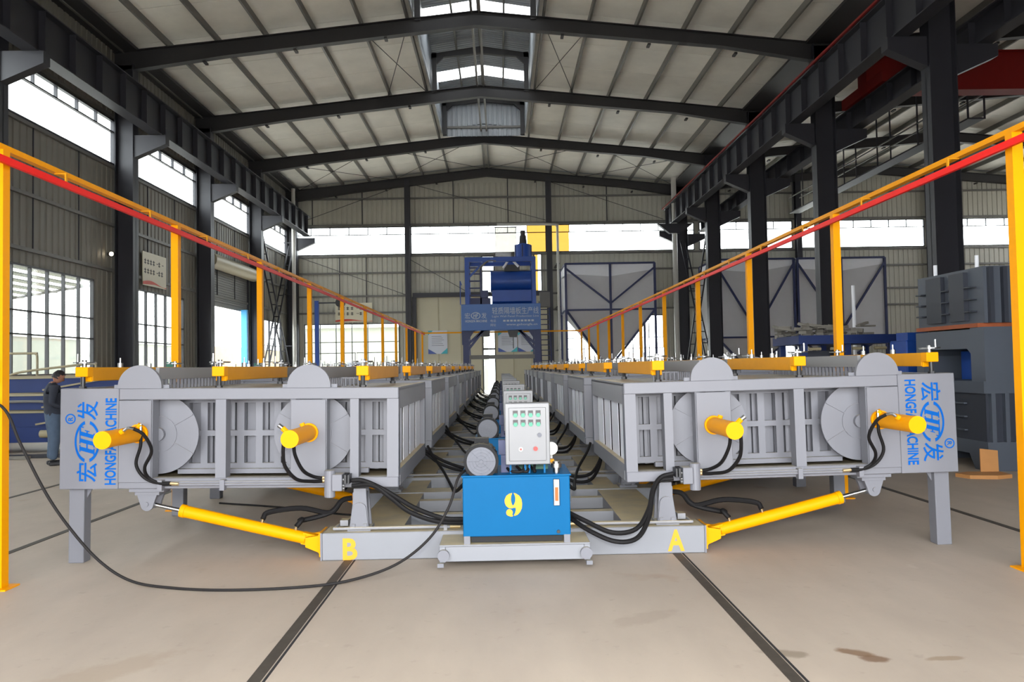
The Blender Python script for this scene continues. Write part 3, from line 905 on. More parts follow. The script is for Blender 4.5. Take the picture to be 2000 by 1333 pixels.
            M().tube((u - 0.13, -0.07, z - 0.385), (u - 0.165, -0.07, z - 0.385), 0.017, 8).tube((u - 0.13, -0.07, z - 0.41), (u - 0.165, -0.07, z - 0.41), 0.017, 8).build('hose_fitting', BRASS, c)
    # valve block and pipes along the bottom rail
    v = M().box(0.46, 0.545, -0.14, 0.0, 0.60, 0.74).tube((0.575, -0.08, 0.54), (0.575, -0.08, 0.77), 0.046, 16).build('valve_block', GREY, root, bevel=0.004)
    M().box(0.425, 0.445, -0.13, -0.01, 0.66, 0.735).box(0.40, 0.415, -0.13, -0.01, 0.66, 0.735).build('cooling_fins', BLACK, v)
    for z in (0.615, 0.64, 0.69):
        M().tube((0.46, -0.10, z), (0.445, -0.10, z), 0.014, 8).build('bolt', CHROME, v)
    for z, e in ((0.648, 2.05), (0.668, 2.0)):
        M().tube((0.62, -0.035, z), (e, -0.035, z), 0.011, 8).build('hydraulic_pipe', GREY, root)
    for u in (1.50, 2.03):
        M().box(u - 0.02, u + 0.02, -0.06, 0.0, 0.60, 0.69).build('pipe_clamp', GREY, root)
    # lug for the tilting cylinder, legs
    u = 2.185
    lug = M().box(u - 0.16, u + 0.14, 0.02, 0.30, 0.58, B_).box(u - 0.11, u + 0.10, 0.04, 0.26, 0.55, 0.58)
    rl = M().box(u - 0.16, u + 0.14, 2.09, 2.35, 0.56, B_)
    for lg, y in ((lug, 0.05), (lug, 0.2), (rl, 2.12), (rl, 2.27)):
        lg.prism([(u + 0.085, 0.55), (u + 0.055, 0.46)] + arc(u, 0.465, 0.055, 0, -math.pi, 10) + [(u - 0.085, 0.55)], 'y', y, y + 0.035)
    lug.build('lift_lug', GREY, root)
    rl.build('lift_lug', GREY, root)
    for y in (0.06, 2.15):
        L = M().box(2.73, 2.86, y, y + 0.12, -0.036, B_).build('leg', GREY, root, bevel=0.005)
        M().prism([(2.68, B_), (2.73, B_), (2.73, 0.52)], 'y', y + 0.05, y + 0.065).build('gusset', GREY, L)
    root.rotation_euler = (0, -s * TH, 0)
    return root

def lettering(root, s):
    """company lettering on the end plate; reads upwards on the left row, downwards on the right row"""
    y = -0.0065
    if s < 0:
        R, U = (0, 0, 1), (-1, 0, 0)
        uc, ul, zc = -2.675, -2.474, 1.02
    else:
        R, U = (0, 0, -1), (1, 0, 0)
        uc, ul, zc = 2.695, 2.515, 1.055
    Rv, Uv = Vector(R), Vector(U)
    P = lambda a, b, u0: Vector((u0, y, zc)) + Rv * a + Uv * b
    m = MB()
    m.text('宏', P(-0.265, 0, uc), R, U, 0.165, 0.175, offset=0.012)
    m.text('发', P(0.265, 0, uc), R, U, 0.165, 0.18, offset=0.012)
    nb = [0]
    def bx_(a0, a1, b0, b1):
        nb[0] += 1
        # slanted block of the emblem letters
        q_ = [(a + 0.28 * b, b) for a, b in ((a0, b0), (a1, b0), (a1, b1), (a0, b1))]
        m.add([tuple(P(a, b, uc) - Vector((0, 0.0002 * nb[0], 0))) for a, b in q_], [(0, 1, 2, 3)])
    hb = 0.064
    for a in (-0.075, -0.005, 0.055):
        bx_(a - 0.017, a + 0.017, -hb, hb)
        for e in (-hb, hb - 0.008):
            bx_(a - 0.029, a + 0.029, e, e + 0.01)
    bx_(-0.075, -0.005, -0.006, 0.006)
    bx_(0.055, 0.118, hb - 0.012, hb)
    bx_(0.108, 0.118, hb - 0.034, hb)
    bx_(0.055, 0.094, -0.006, 0.006)
    bx_(0.086, 0.094, -0.02, 0.02)
    for a0, a1 in ((math.radians(12), math.radians(168)), (math.radians(192), math.radians(348))):
        a0r, a1r = a0, a1
        vs, fs = [], []
        for i in range(25):
            t = a0r + (a1r - a0r) * i / 24
            for k in (1.0, 0.84):
                vs.append(tuple(P(math.cos(t) * 0.18 * k, math.sin(t) * 0.108 * k, uc)))
        fs = [(2 * i, 2 * i + 2, 2 * i + 3, 2 * i + 1) for i in range(24)]
        m.add(vs, fs)
    rc = 0.195
    m.text('R', P(rc, 0.145, uc), R, U, 0.036, 0.042, offset=0.035)
    vs = []
    for i in range(25):
        t = 2 * math.pi * i / 24
        for k in (0.045, 0.034):
            vs.append(tuple(P(rc + math.cos(t) * k, 0.145 + math.sin(t) * k, uc)))
    m.add(vs, [(2 * i, 2 * i + 2, 2 * i + 3, 2 * i + 1) for i in range(24)])
    m.text('HONGFA MACHINE', P(0, 0, ul), R, U, 0.745, 0.098, offset=0.03)
    o = m.build('company_lettering', LOGO, root, fix=False)
    o['label'] = 'blue company lettering with oval emblem'

for s, side in ((-1, 'left'), (1, 'right')):
    root = make_machine(s)
    x0 = CX + s * 1.0
    root.location = (x0, YF, 0)
    root['label'] = 'grey slotted moulding machine nearest the camera in the %s row, with blue company lettering' % side
    root['group'] = 'moulding machines of the %s row' % side
    for k in range(1, NU):
        dup(root, (x0, YF + k * PIT, 0), 'grey moulding machine, %s from the front in the %s row' % (ORD[k] if k < NU - 1 else 'last', side))
    lettering(root, s)

# ------------------------------------------------------------------ tilting cylinders
def make_tilt(s):
    t = thing('tilt_cylinder', '', 'hydraulic cylinder')
    A, B2 = Vector((3.185, 0.16, 0.497)), Vector((1.69, 0.16, 0.135))
    d = (B2 - A).normalized()
    up = Vector((-d.z, 0, d.x)) if d.x < 0 else Vector((d.z, 0, -d.x))
    if up.z < 0: up = -up
    M = lambda: MB(s)
    b = M().tube(A + d * 0.30, B2 - d * 0.13, 0.052, 24).tube(A + d * 0.29, A + d * 0.33, 0.057, 24).build('barrel', YEL, t, True)
    M().tube(A - d * 0.02, A + d * 0.31, 0.018, 14).build('rod', CHROME, t, True)
    M().tube(A + Vector((0, -0.06, 0)), A + Vector((0, 0.10, 0)), 0.022, 12).build('rod_pin', GREY, t)
    M().bar(B2 - d * 0.16, B2 - d * 0.0, 0.07, 0.10).box(1.646, 1.675, 0.03, 0.29, 0.03, 0.235).prism([(1.66, 0.05), (1.66, 0.21), (1.80, 0.19), (1.80, 0.11)], 'y', 0.06, 0.1).prism([(1.66, 0.05), (1.66, 0.21), (1.80, 0.19), (1.80, 0.11)], 'y', 0.22, 0.26).build('clevis', YEL, t)
    for q in (0.06, 0.11, 0.16, 0.2):
        M().box(1.66, 1.682, 0.035, 0.055, q, q + 0.02).build('clevis_bolt', YEL, t)
    p1, p2 = A + d * 1.0 + up * 0.05, A + d * 1.3 + up * 0.05
    for p, w in ((p1, 0.32), (p2, 0.2)):
        M().tube(p, p + up * 0.03, 0.012, 8).build('port', BRASS, t)
        e = p + up * 0.03
        M().path([e, e + Vector((-0.04, 0.05, 0.05)), (1.9, 0.32, e.z + 0.06 if w > 0.3 else e.z + 0.02), (1.66, 0.40, 0.34), (1.56, 0.44, 0.44), (1.47, 0.45, 0.46)], 0.023, 8).build('hose', RUB, t, True)
    return t
for s, side in ((-1, 'left'), (1, 'right')):
    t = make_tilt(s)
    t.location = (CX, YF - 0.06, 0)
    t['group'] = 'tilting cylinders of the %s row' % side
    t['label'] = 'yellow front tilting cylinder under the nearest machine of the %s row' % side
    dup(t, (CX, YF - 0.06 + 2.07, 0), 'yellow rear tilting cylinder under the nearest machine of the %s row' % side)
    for k in range(1, NU):
        dup(t, (CX, YF - 0.06 + 2.07 + k * PIT, 0), 'yellow rear tilting cylinder under the %s machine from the front in the %s row' % (ORD[k], side))
        dup(t, (CX, YF - 0.06 + k * PIT, 0), 'yellow front tilting cylinder under the %s machine from the front in the %s row' % (ORD[k], side))

# ------------------------------------------------------------------ base frames
def make_base():
    t = thing('base_frame', '', 'machine base')
    f = MB().box(-1.645, 1.645, 0.0, 0.30, 0.003, 0.235).build('front_beam', GREYLIT, t, bevel=0.006)
    MB().box(-1.66, -1.645, 0.0, 0.30, 0.003, 0.235).build('end_cap', GREY, f)
    MB().box(1.645, 1.66, 0.0, 0.30, 0.003, 0.235).build('end_cap', GREY, f)
    MB().box(-1.645, 1.645, 2.07, 2.37, 0.003, 0.235).build('rear_beam', GREYLIT, t)
    for s in (-1, 1):
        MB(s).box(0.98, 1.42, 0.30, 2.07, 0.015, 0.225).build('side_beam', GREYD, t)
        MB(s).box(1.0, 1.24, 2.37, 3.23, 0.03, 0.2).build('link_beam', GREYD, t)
        for y in (0.06, 2.11):
            st = MB(s).prism([(1.255, 0.26), (1.425, 0.26), (1.39, 0.5), (1.385, 0.6), (1.28, 0.6), (1.275, 0.5)], 'y', y + 0.02, y + 0.05)
            st.prism([(1.255, 0.26), (1.425, 0.26), (1.39, 0.5), (1.385, 0.6), (1.28, 0.6), (1.275, 0.5)], 'y', y + 0.16, y + 0.19)
            st.box(1.24, 1.44, y, y + 0.21, 0.235, 0.265).box(1.28, 1.40, y + 0.05, y + 0.16, 0.265, 0.56)
            st.prism([(1.26, 0.27)] + [(1.335 + 0.06 * math.cos(a), 0.42 + 0.06 * math.sin(a)) for a in [math.pi * (1 - i / 8) for i in range(9)]] + [(1.41, 0.27)], 'y', y, y + 0.021)
            o = st.build('pivot_stand', GREY, t)
            MB(s).box(1.27, 1.30, y - 0.012, y + 0.0, 0.262, 0.30).box(1.37, 1.40, y - 0.012, y, 0.262, 0.30).build('anchor_bolt', GREY, o)
        MB(s).bar((1.46, 0.25, 0.28), (1.53, 0.25, 0.28), 0.10, 0.05).bar((1.48, 0.32, 0.26), (1.48, 1.2, 0.26), 0.04).build('pipe_bracket', GREYD, t)
        MB(s).tube((0.55, 0.05, 0.262), (1.55, 0.05, 0.262), 0.013, 8).tube((1.55, 0.05, 0.262), (1.55, 0.24, 0.262), 0.013, 8).build('base_pipe', GREYD, t)
        MB(s).box(0.575, 0.605, 0.03, 0.07, 0.235, 0.29).build('pipe_clamp', GREYD, t)
        MB(s).tube((0.46, 0.05, 0.262), (0.55, 0.05, 0.262), 0.019, 8).build('pipe_fitting', BRASS, t)
    for y in (0.85, 1.62):
        MB().box(-0.98, 0.98, y, y + 0.12, 0.10, 0.215).build('cross_member', GREYLIT, t)
    tr = MB().box(-0.61, 0.61, -0.40, 0.0, 0.19, 0.205).box(-0.56, 0.56, -0.395, -0.38, 0.07, 0.19).box(-0.61, -0.56, -0.40, 0.0, 0.065, 0.19).box(0.56, 0.61, -0.40, 0.0, 0.065, 0.19).build('tank_tray', GREYLIT, t, bevel=0.004)
    for s in (-1, 1):
        MB(s).tube((0.575, -0.435, 0.125), (0.575, -0.40, 0.125), 0.048, 20).build('tray_roller', GREY, tr, True)
        MB(s).box(0.575, 0.625, -0.42, -0.36, 0.03, 0.062).build('tray_foot', GREY, tr)
    return t
bf = make_base()
bf.location = (CX, YF - 0.05, 0)
bf['label'] = 'grey base beam nearest the camera, lettered B and A in yellow'
bf['group'] = 'machine base frames'
for k in range(1, NU):
    dup(bf, (CX, YF - 0.05 + k * PIT, 0), 'grey base frame between the rows, %s from the front' % ORD[k])
MB().text('B', (-1.405, -0.004, 0.098), (1, 0, 0), (0, 0, 1), 0.125, 0.185, offset=0.03).build('painted_letter', LYEL, bf, fix=False)
MB().text('A', (1.395, -0.004, 0.115), (1, 0, 0), (0, 0, 1), 0.145, 0.185, offset=0.03).build('painted_letter', LYEL, bf, fix=False)

# ------------------------------------------------------------------ hydraulic power units
def make_power():
    t = thing('hydraulic_power_unit', '', 'hydraulic unit')
    tk = MB().box(-0.415, 0.455, 0.0, 0.62, 0.265, 0.745).build('tank', BLUE, t, bevel=0.006)
    MB().box(-0.425, 0.465, -0.008, 0.63, 0.745, 0.757).build('tank_lid', BLUE, tk)
    for x in (-0.41, 0.40):
        MB().box(x, x + 0.05, 0.0, 0.06, 0.205, 0.27).box(x, x + 0.05, 0.5, 0.56, 0.205, 0.27).build('tank_foot', GREY, tk)
    MB().box(-0.35, 0.39, 0.03, 0.06, 0.215, 0.262).build('skirt', DARK, tk)
    for x in (-0.425, 0.455):
        MB().box(x, x + 0.012, 0.02, 0.035, 0.53, 0.62).build('lift_handle', BLACK, tk)
    ga = MB().box(0.32, 0.37, -0.02, 0.0, 0.505, 0.72).build('level_gauge', CHROME, tk, bevel=0.004)
    MB().box(0.332, 0.358, -0.026, -0.02, 0.545, 0.655).build('gauge_glass', ORA, ga)
    MB().tube((0.345, -0.03, 0.692), (0.345, -0.02, 0.692), 0.016, 12).tube((0.345, -0.03, 0.53), (0.345, -0.02, 0.53), 0.016, 12).build('gauge_nut', CHROME, ga)
    MB().tube((0.355, -0.012, 0.295), (0.355, 0.0, 0.295), 0.014, 12).build('drain_plug', BLACK, tk)
    # motor
    x, z = -0.262, 0.868
    mo = MB().tube((x, 0.10, z), (x, 0.44, z), 0.128, 32).tube((x, 0.44, z), (x, 0.5, z), 0.1, 24, 0.07).build('motor_body', MOTOR, t, True)
    for k in range(22):
        a = math.pi * 2 * k / 22
        MB().bar((x + 0.128 * math.cos(a), 0.14, z + 0.128 * math.sin(a)), (x + 0.128 * math.cos(a), 0.42, z + 0.128 * math.sin(a)), 0.012, 0.012).build('cooling_fin', MOTOR, mo)
    MB().tube((x, 0.02, z), (x, 0.12, z), 0.142, 36).ring((x, 0.005, z), 0.118, 0.142, 0, 2 * math.pi, 'y', 0.02, 36).build('fan_cowl', MOTOR, mo, True)
    fc = MB().tube((x, 0.010, z), (x, 0.019, z), 0.118, 36)
    fc.tube((x, -0.004, z), (x, 0.012, z), 0.016, 12)
    for r in (0.045, 0.07, 0.095):
        fc.ring((x, 0.006, z), r, r + 0.004, 0, 2 * math.pi, 'y', 0.006, 32)
    for k in range(8):
        a = math.pi * k / 4
        fc.bar((x, 0.008, z), (x + 0.115 * math.cos(a), 0.008, z + 0.115 * math.sin(a)), 0.004, 0.004, up=(0, 1, 0))
    fc.build('fan_grille', FAN, mo)
    MB().box(x - 0.13, x - 0.05, 0.12, 0.42, 0.757, 0.785).box(x + 0.05, x + 0.13, 0.12, 0.42, 0.757, 0.785).build('motor_foot', MOTOR, mo)
    MB().box(x - 0.06, x + 0.06, 0.22, 0.34, z + 0.11, z + 0.17).build('terminal_box', MOTOR, mo)
    # pump, manifold, gauge, filler cap
    MB().box(-0.10, -0.02, 0.16, 0.30, 0.757, 0.90).box(-0.12, -0.01, 0.2, 0.34, 0.90, 1.02).build('valve_manifold', NAVYD, t)
    MB().box(0.05, 0.30, 0.33, 0.45, 0.757, 0.86).build('pump_block', DGRN, t)
    MB().tube((0.355, 0.10, 0.757), (0.355, 0.10, 0.80), 0.028, 16).tube((0.355, 0.10, 0.80), (0.355, 0.10, 0.835), 0.045, 18).tube((0.355, 0.10, 0.835), (0.355, 0.10, 0.85), 0.03, 14).build('filler_cap', CHROME, t, True)
    MB().tube((0.325, 0.24, 0.94), (0.325, 0.27, 0.94), 0.055, 24).tube((0.325, 0.27, 0.80), (0.325, 0.27, 0.90), 0.012, 8).build('pressure_gauge', WHITE, t)
    MB().box(0.285, 0.34, 0.14, 0.2, 0.835, 0.86).build('name_plate', YELT, t)
    for q in (0.0, 0.09, 0.2):
        MB().path([(-0.06 + q, 0.2, 0.80), (-0.02 + q, 0.1, 0.775), (0.07 + q * 0.5, 0.08, 0.775), (0.10 + q * 0.4, 0.14, 0.83)], 0.012, 8).build('jumper_hose', RUB, t, True)
    # control cabinet on blue legs
    x0, x1, z0, z1 = -0.062, 0.302, 0.835, 1.335
    cb = MB().box(x0, x1, 0.03, 0.21, z0, z1).build('control_cabinet', CAB, t, bevel=0.006)
    MB().box(x0 + 0.03, x1 - 0.03, 0.018, 0.03, z0 + 0.03, z1 - 0.035).build('cabinet_door', CAB, cb, bevel=0.004)
    for i in range(4):
        for j in range(2):
            bx, bz = x0 + 0.085 + i * 0.062, z1 - 0.085 - j * 0.075
            m = MB().tube((bx, 0.004, bz - 0.012), (bx, 0.018, bz - 0.012), 0.017, 14).build('push_button', GREEN, cb)
            MB().box(bx - 0.02, bx + 0.02, 0.012, 0.018, bz + 0.006, bz + 0.026).box(bx - 0.02, bx - 0.015, 0.012, 0.018, bz - 0.014, bz + 0.006).box(bx + 0.015, bx + 0.02, 0.012, 0.018, bz - 0.014, bz + 0.006).build('button_label', BLACK, cb)
    MB().tube((x1 - 0.085, 0.004, 1.075), (x1 - 0.085, 0.018, 1.075), 0.018, 16).tube((x1 - 0.085, 0.0, 1.075), (x1 - 0.085, 0.005, 1.075), 0.011, 12).build('door_lock', FAN, cb)
    MB().tube((x0 + 0.125, 0.008, 0.962), (x0 + 0.125, 0.018, 0.962), 0.018, 16).build('indicator_ring', WHITE, cb)
    MB().tube((x0 + 0.125, 0.003, 0.962), (x0 + 0.125, 0.009, 0.962), 0.009, 12).build('indicator_lamp', REDB, cb)
    MB().tube((x0 + 0.245, 0.0, 0.965), (x0 + 0.245, 0.018, 0.965), 0.018, 16).build('stop_button', REDB, cb)
    for x in (-0.03, 0.09, 0.125, 0.25):
        MB().box(x, x + 0.015, 0.09, 0.115, 0.757, 0.836).build('cabinet_leg', BLUE, cb)
    return t
pu = make_power()
pu.location = (CX, 6.26, 0)
pu['label'] = 'bright blue tank with yellow nine, motor and control cabinet, nearest the camera'
pu['group'] = 'hydraulic power units in the aisle'
def pu_hose(p, pts, r=0.017, fit=True):
    MB().path(pts, r, 8).build('hydraulic_hose', RUB, p, True)
for pts in ([(-0.42, 0.25, 0.36), (-0.6, 0.24, 0.375), (-0.85, 0.30, 0.46), (-1.1, 0.36, 0.60), (-1.28, 0.37, 0.68), (-1.38, 0.37, 0.685)],
            [(-0.42, 0.3, 0.32), (-0.65, 0.28, 0.34), (-0.88, 0.30, 0.42), (-1.05, 0.34, 0.54), (-1.2, 0.36, 0.64), (-1.38, 0.37, 0.64)],
            [(0.455, 0.25, 0.40), (0.6, 0.15, 0.34), (0.8, 0.05, 0.265), (1.0, 0.08, 0.285), (1.13, 0.2, 0.42), (1.19, 0.3, 0.57), (1.27, 0.36, 0.66), (1.38, 0.37, 0.69)],
            [(0.455, 0.3, 0.36), (0.62, 0.12, 0.27), (0.82, 0.02, 0.20), (1.0, 0.04, 0.22), (1.12, 0.15, 0.36), (1.18, 0.28, 0.53), (1.25, 0.36, 0.63), (1.38, 0.37, 0.65)],
            [(-0.42, 0.55, 0.62), (-0.55, 1.2, 0.44), (-0.66, 2.2, 0.36), (-0.80, 3.0, 0.40), (-0.95, 3.3, 0.55), (-1.02, 3.4, 0.66)],
            [(0.455, 0.55, 0.62), (0.6, 1.2, 0.44), (0.70, 2.2, 0.36), (0.82, 3.0, 0.40), (0.96, 3.3, 0.55), (1.02, 3.4, 0.66)]):
    pu_hose(pu, pts, 0.017 if pts[-1][1] > 1 else 0.02)
for k in range(1, NU):
    dup(pu, (CX, 6.26 + k * PIT, 0), 'blue tank with motor and pale control cabinet, %s from the front of the aisle' % ORD[k])
# stencilled 9: two pieces with the stencil bridges left open
q = MB()
def npoly(pts, y=-0.0015):
    q.add([(-0.008 + (a - 490) / 560 * 0.192, y, 0.518 - (b - 800) / 560 * 0.192) for a, b in pts], [tuple(range(len(pts)))])
npoly([(472, 524), (400, 542), (330, 592), (290, 680), (292, 755), (325, 828), (385, 880), (440, 890), (500, 876), (478, 822), (455, 770), (440, 690), (446, 600), (462, 560)])
npoly([(508, 524), (560, 540), (640, 592), (690, 680), (703, 780), (692, 890), (650, 980), (590, 1040), (520, 1066), (503, 1050), (535, 990), (552, 930), (546, 872), (500, 876), (478, 822), (510, 800), (535, 740), (546, 660), (535, 590), (515, 548)])
npoly([(400 + 78 * math.cos(k * math.pi / 10), 985 + 82 * math.sin(k * math.pi / 10)) for k in range(20)])
npoly([(330, 1020), (440, 1010), (488, 1055), (470, 1080), (420, 1078), (365, 1055)], -0.0025)
q.build('stencilled_number', LYEL, pu, fix=False)
# ------------------------------------------------------------------ yellow conductor rail frames
def busbar(label, x, y0, s, n=11):
    t = thing('conductor_rail_frame', label, 'rail frame', (x, y0, 0), 'yellow conductor rail frames')
    for k in range(n):
        p = MB().box(-0.042, 0.042, k * PIT - 0.042, k * PIT + 0.042, 0, 3.40).build('post', YEL, t)
        MB().box(-0.10, 0.10, k * PIT - 0.09, k * PIT + 0.09, 0, 0.012).build('foot_plate', YEL, p)
    L = (n - 1) * PIT
    MB().box(-0.03, 0.03, -1.5, L + 0.05, 3.40, 3.445).build('top_rail', YEL, t)
    MB().box(s * 0.10 - 0.016, s * 0.10 + 0.016, -1.5, L + 0.05, 3.265, 3.32).build('conductor_bar', RED, t)
    k = -0.9
    while k < L:
        MB().box(min(0, s * 0.11), max(0, s * 0.11), k - 0.006, k + 0.006, 3.39, 3.40).box(s * 0.10 - 0.006, s * 0.10 + 0.006, k - 0.012, k + 0.012, 3.32, 3.40).build('bar_hanger', YELT, t)
        k += 1.62
    return t
a = busbar('yellow post row with red conductor bar along the left machines', -3.88, 6.02, 1)
for k in (0, 1, 2):
    MB().box(-0.075, 0.02, k * PIT - 0.1, k * PIT - 0.042, 1.58, 1.76).build('junction_box', DGRN, a)
b = busbar('yellow post row with red conductor bar along the right machines', 4.06, 5.92, -1)
t = thing('end_cross_bar', 'thin yellow bar joining both post rows at the far end', 'bar', (CX, 6.02 + 10 * PIT, 0))
MB().box(-3.9, 3.9, 0.07, 0.13, 3.33, 3.40).build('bar', YEL, t)
MB().box(-3.95, -3.85, 0.03, 0.14, 3.30, 3.42).box(3.85, 3.95, 0.03, 0.14, 3.30, 3.42).build('bar_joint', YEL, t)
# ------------------------------------------------------------------ blue filling machine at the far end
t = thing('filling_machine', 'tall blue filling machine with lettered front panel at the far end of the aisle', 'machine', (0.06, 37.0, 0))
sg = MB().box(-1.92, 1.92, 0.0, 0.9, 3.38, 4.66).build('sign_panel', SIGNB, t, bevel=0.02)
for x0 in (-1.86, 1.6):
    MB().box(x0, x0 + 0.3, 0.15, 0.45, 0.2, 3.38).build('leg', NAVYD, t)
    MB().box(x0, x0 + 0.3, 1.7, 2.0, 0.2, 4.6).build('leg', NAVYD, t)
    MB().box(x0 - 0.05, x0 + 0.35, 0.0, 2.2, 0.12, 0.35).build('wheel_beam', NAVYD, t)
    for y in (0.3, 1.85):
        MB().tube((x0 + 0.08, y, 0.14), (x0 + 0.22, y, 0.14), 0.14, 18).build('wheel', STEEL, t)
for s in (-1, 1):
    for o in (0, 0.28):
        MB(s).bar((1.62, 0.2, 2.45 + o), (0.85, 0.2, 3.42), 0.12).build('knee_brace', NAVYD, t)
    MB(s).prism([(1.92, 3.38), (1.3, 3.38), (1.75, 2.7), (1.9, 2.7)], 'y', 0.18, 0.22).build('gusset', NAVYD, t)
MB().box(-1.6, 1.65, 0.25, 0.4, 2.0, 2.2).build('cross_beam', PURL, t)
MB().box(-1.0, -0.55, 0.2, 0.6, 3.1, 3.38).build('outlet_box', BLACK, t)
MB().prism([(0.3, 3.38), (0.85, 3.38), (0.75, 3.05), (0.4, 3.05)], 'y', 0.2, 0.6).tube((0.58, 0.4, 3.05), (0.58, 0.4, 2.5), 0.02, 8).build('outlet_chute', BLACK, t)
for x in (-1.72, 1.52):
    for y in (0.1, 1.7):
        MB().box(x, x + 0.2, y, y + 0.18, 4.66, 6.95).build('frame_post', NAVY, t)
MB().box(-1.72, 1.72, 0.08, 0.28, 6.72, 6.95).build('top_beam', NAVY, t)
MB().box(-1.72, 1.72, 1.68, 1.88, 6.72, 6.95).build('top_beam', NAVY, t)
for x in (-1.72, 1.52):
    MB().box(x, x + 0.2, 0.28, 1.7, 6.74, 6.93).build('top_beam', NAVY, t)
MB().bar((-1.55, 0.18, 5.95), (-0.75, 0.18, 6.75), 0.09).build('diagonal_brace', NAVY, t)
for z in (5.1, 5.45, 5.8, 6.15, 6.45):
    MB().box(-1.55, -1.0, 0.5, 0.56, z, z + 0.07).build('ladder_rung', NAVYD, t)
MB().box(-1.0, -0.92, 0.5, 0.58, 4.66, 6.7).build('ladder_rail', NAVYD, t)
dr = MB().tube((-0.4, 0.8, 5.82), (1.5, 0.8, 5.82), 0.52, 32).build('mixing_drum', NAVY, t, True)
MB().tube((-0.48, 0.8, 5.82), (-0.4, 0.8, 5.82), 0.56, 32).tube((0.5, 0.8, 5.82), (0.56, 0.8, 5.82), 0.54, 32).build('drum_rim', NAVY, dr, True)
MB().box(0.2, 0.95, 0.5, 1.1, 6.3, 6.62).build('drum_hatch', BLACK, dr)
MB().prism([(0.3, 5.35), (1.25, 5.35), (1.35, 5.1), (1.3, 4.8), (1.0, 4.66), (0.5, 4.66), (0.3, 4.8)], 'x', -0.42, 1.5).build('lower_trough', NAVY, t)
MB().box(-1.5, -0.5, 0.5, 1.2, 4.66, 5.0).box(-0.95, -0.6, 0.3, 0.8, 5.0, 5.35).build('drive_unit', NAVYD, t)
si = MB().tube((1.15, 0.9, 6.95), (1.15, 0.9, 7.62), 0.42, 28).tube((1.15, 0.9, 7.62), (1.15, 0.9, 7.7), 0.42, 28, 0.2).build('cement_silo', NAVY, t, True)
MB().tube((1.15, 0.9, 7.7), (1.15, 0.9, 8.1), 0.2, 20, 0.16).tube((1.15, 0.9, 8.1), (1.15, 0.9, 8.35), 0.13, 20).build('dust_filter', BLACK, si, True)
for a in (0.4, 1.7, 3.6, 4.6):
    MB().tube((1.15 + 0.43 * math.cos(a), 0.9 - 0.43 * abs(math.sin(a)), 6.95), (1.15 + 0.43 * math.cos(a), 0.9 - 0.43 * abs(math.sin(a)), 7.6), 0.03, 8).build('silo_strap', NAVYD, si)
MB().path([(-1.0, 0.1, 6.4), (-0.6, 0.12, 6.75), (-0.2, 0.12, 6.75)], 0.05, 8).build('feed_pipe', PURL, t)
MB().path([(0.15, 0.4, 6.45), (0.5, 0.4, 6.85), (0.9, 0.4, 6.5)], 0.06, 8).build('feed_pipe', BAGW, t)
MB().box(-1.98, -1.94, 0.3, 0.34, 4.66, 5.8).bar((-1.96, 0.32, 5.8), (-1.96, 1.8, 5.8), 0.05).build('guard_rail', NAVY, t)
MB().box(1.95, 2.45, 1.0, 1.5, 4.55, 5.3).build('cabin_box', PURL, t)
m = MB()
Rr, Uu, fy = (1, 0, 0), (0, 0, 1), -0.012
m.text('宏', (-1.62, fy, 4.1), Rr, Uu, 0.26, 0.28)
m.text('发', (-0.82, fy, 4.1), Rr, Uu, 0.26, 0.28)
m.text('HF', (-1.22, fy, 4.1), Rr, Uu, 0.26, 0.22, shear=0.3, offset=0.02)
m.ring((-1.22, fy - 0.004, 4.1), 0.165, 0.2, 0, 2 * math.pi, 'y', 0.004, 28, (1.15, 0.85))
m.text('HONGFA MACHINE', (-1.2, fy, 3.84), Rr, Uu, 1.05, 0.12, offset=0.02)
m.text('轻质隔墙板生产线', (0.7, fy, 4.32), Rr, Uu, 2.25, 0.34)
m.text('Light Wall Panel Production Line', (0.7, fy, 4.04), Rr, Uu, 2.25, 0.13)
m.text('电话', (-0.38, fy, 3.84), Rr, Uu, 0.26, 0.13)
m.text('网址', (-0.38, fy, 3.64), Rr, Uu, 0.26, 0.13)
m.text('www.gxhongfa.cn', (1.0, fy, 3.64), Rr, Uu, 1.5, 0.13, offset=0.01)
for k in range(9):
    m.box(0.1 + k * 0.17, 0.22 + k * 0.17, fy, 0, 3.79, 3.88)
m.build('panel_lettering', PALE, sg, fix=False)

t = thing('steel_stair', 'dark steel stair climbing beside the blue filling machine', 'stair', (2.35, 38.6, 0))
for x in (-0.26, 0.26):
    MB().bar((x, 0, 0), (x, 1.8, 5.0), 0.06, 0.2).build('stringer', NAVYD, t)
for k in range(18):
    MB().box(-0.24, 0.24, k * 0.1, k * 0.1 + 0.2, 0.25 + k * 0.27, 0.29 + k * 0.27).build('tread', NAVYD, t)
t = thing('clear_curtain', 'faintly tinted plastic dust curtain hanging before the end windows', 'curtain', (0.42, 44.0, 7.75))
MB().box(-0.62, 0.62, 0, 0.01, 0, 1.9).build('sheet', PANEF, t)
MB().tube((-0.66, 0.005, 1.9), (0.66, 0.005, 1.9), 0.03, 8).bar((-0.6, 0, 1.9), (-0.6, 2.25, 1.9), 0.03).bar((0.6, 0, 1.9), (0.6, 2.25, 1.9), 0.03).build('curtain_rod', PURL, t)
t = thing('vent_pipe', 'pale grey vent pipe rising right of the blue machine', 'pipe', (3.42, 44.2, 0))
MB().path([(0, 0, 0), (0, 0, 4), (0, 0, 9.3), (-0.04, 0, 9.72), (-0.45, 0, 9.82), (-3.5, 0, 9.86)], 0.075, 10, 5).build('pipe', PIPE, t, True)
for z in (2.5, 5.0, 7.5):
    MB().box(-0.1, 0.1, 0.0, 1.9, z, z + 0.06).build('pipe_bracket', STEEL, t)

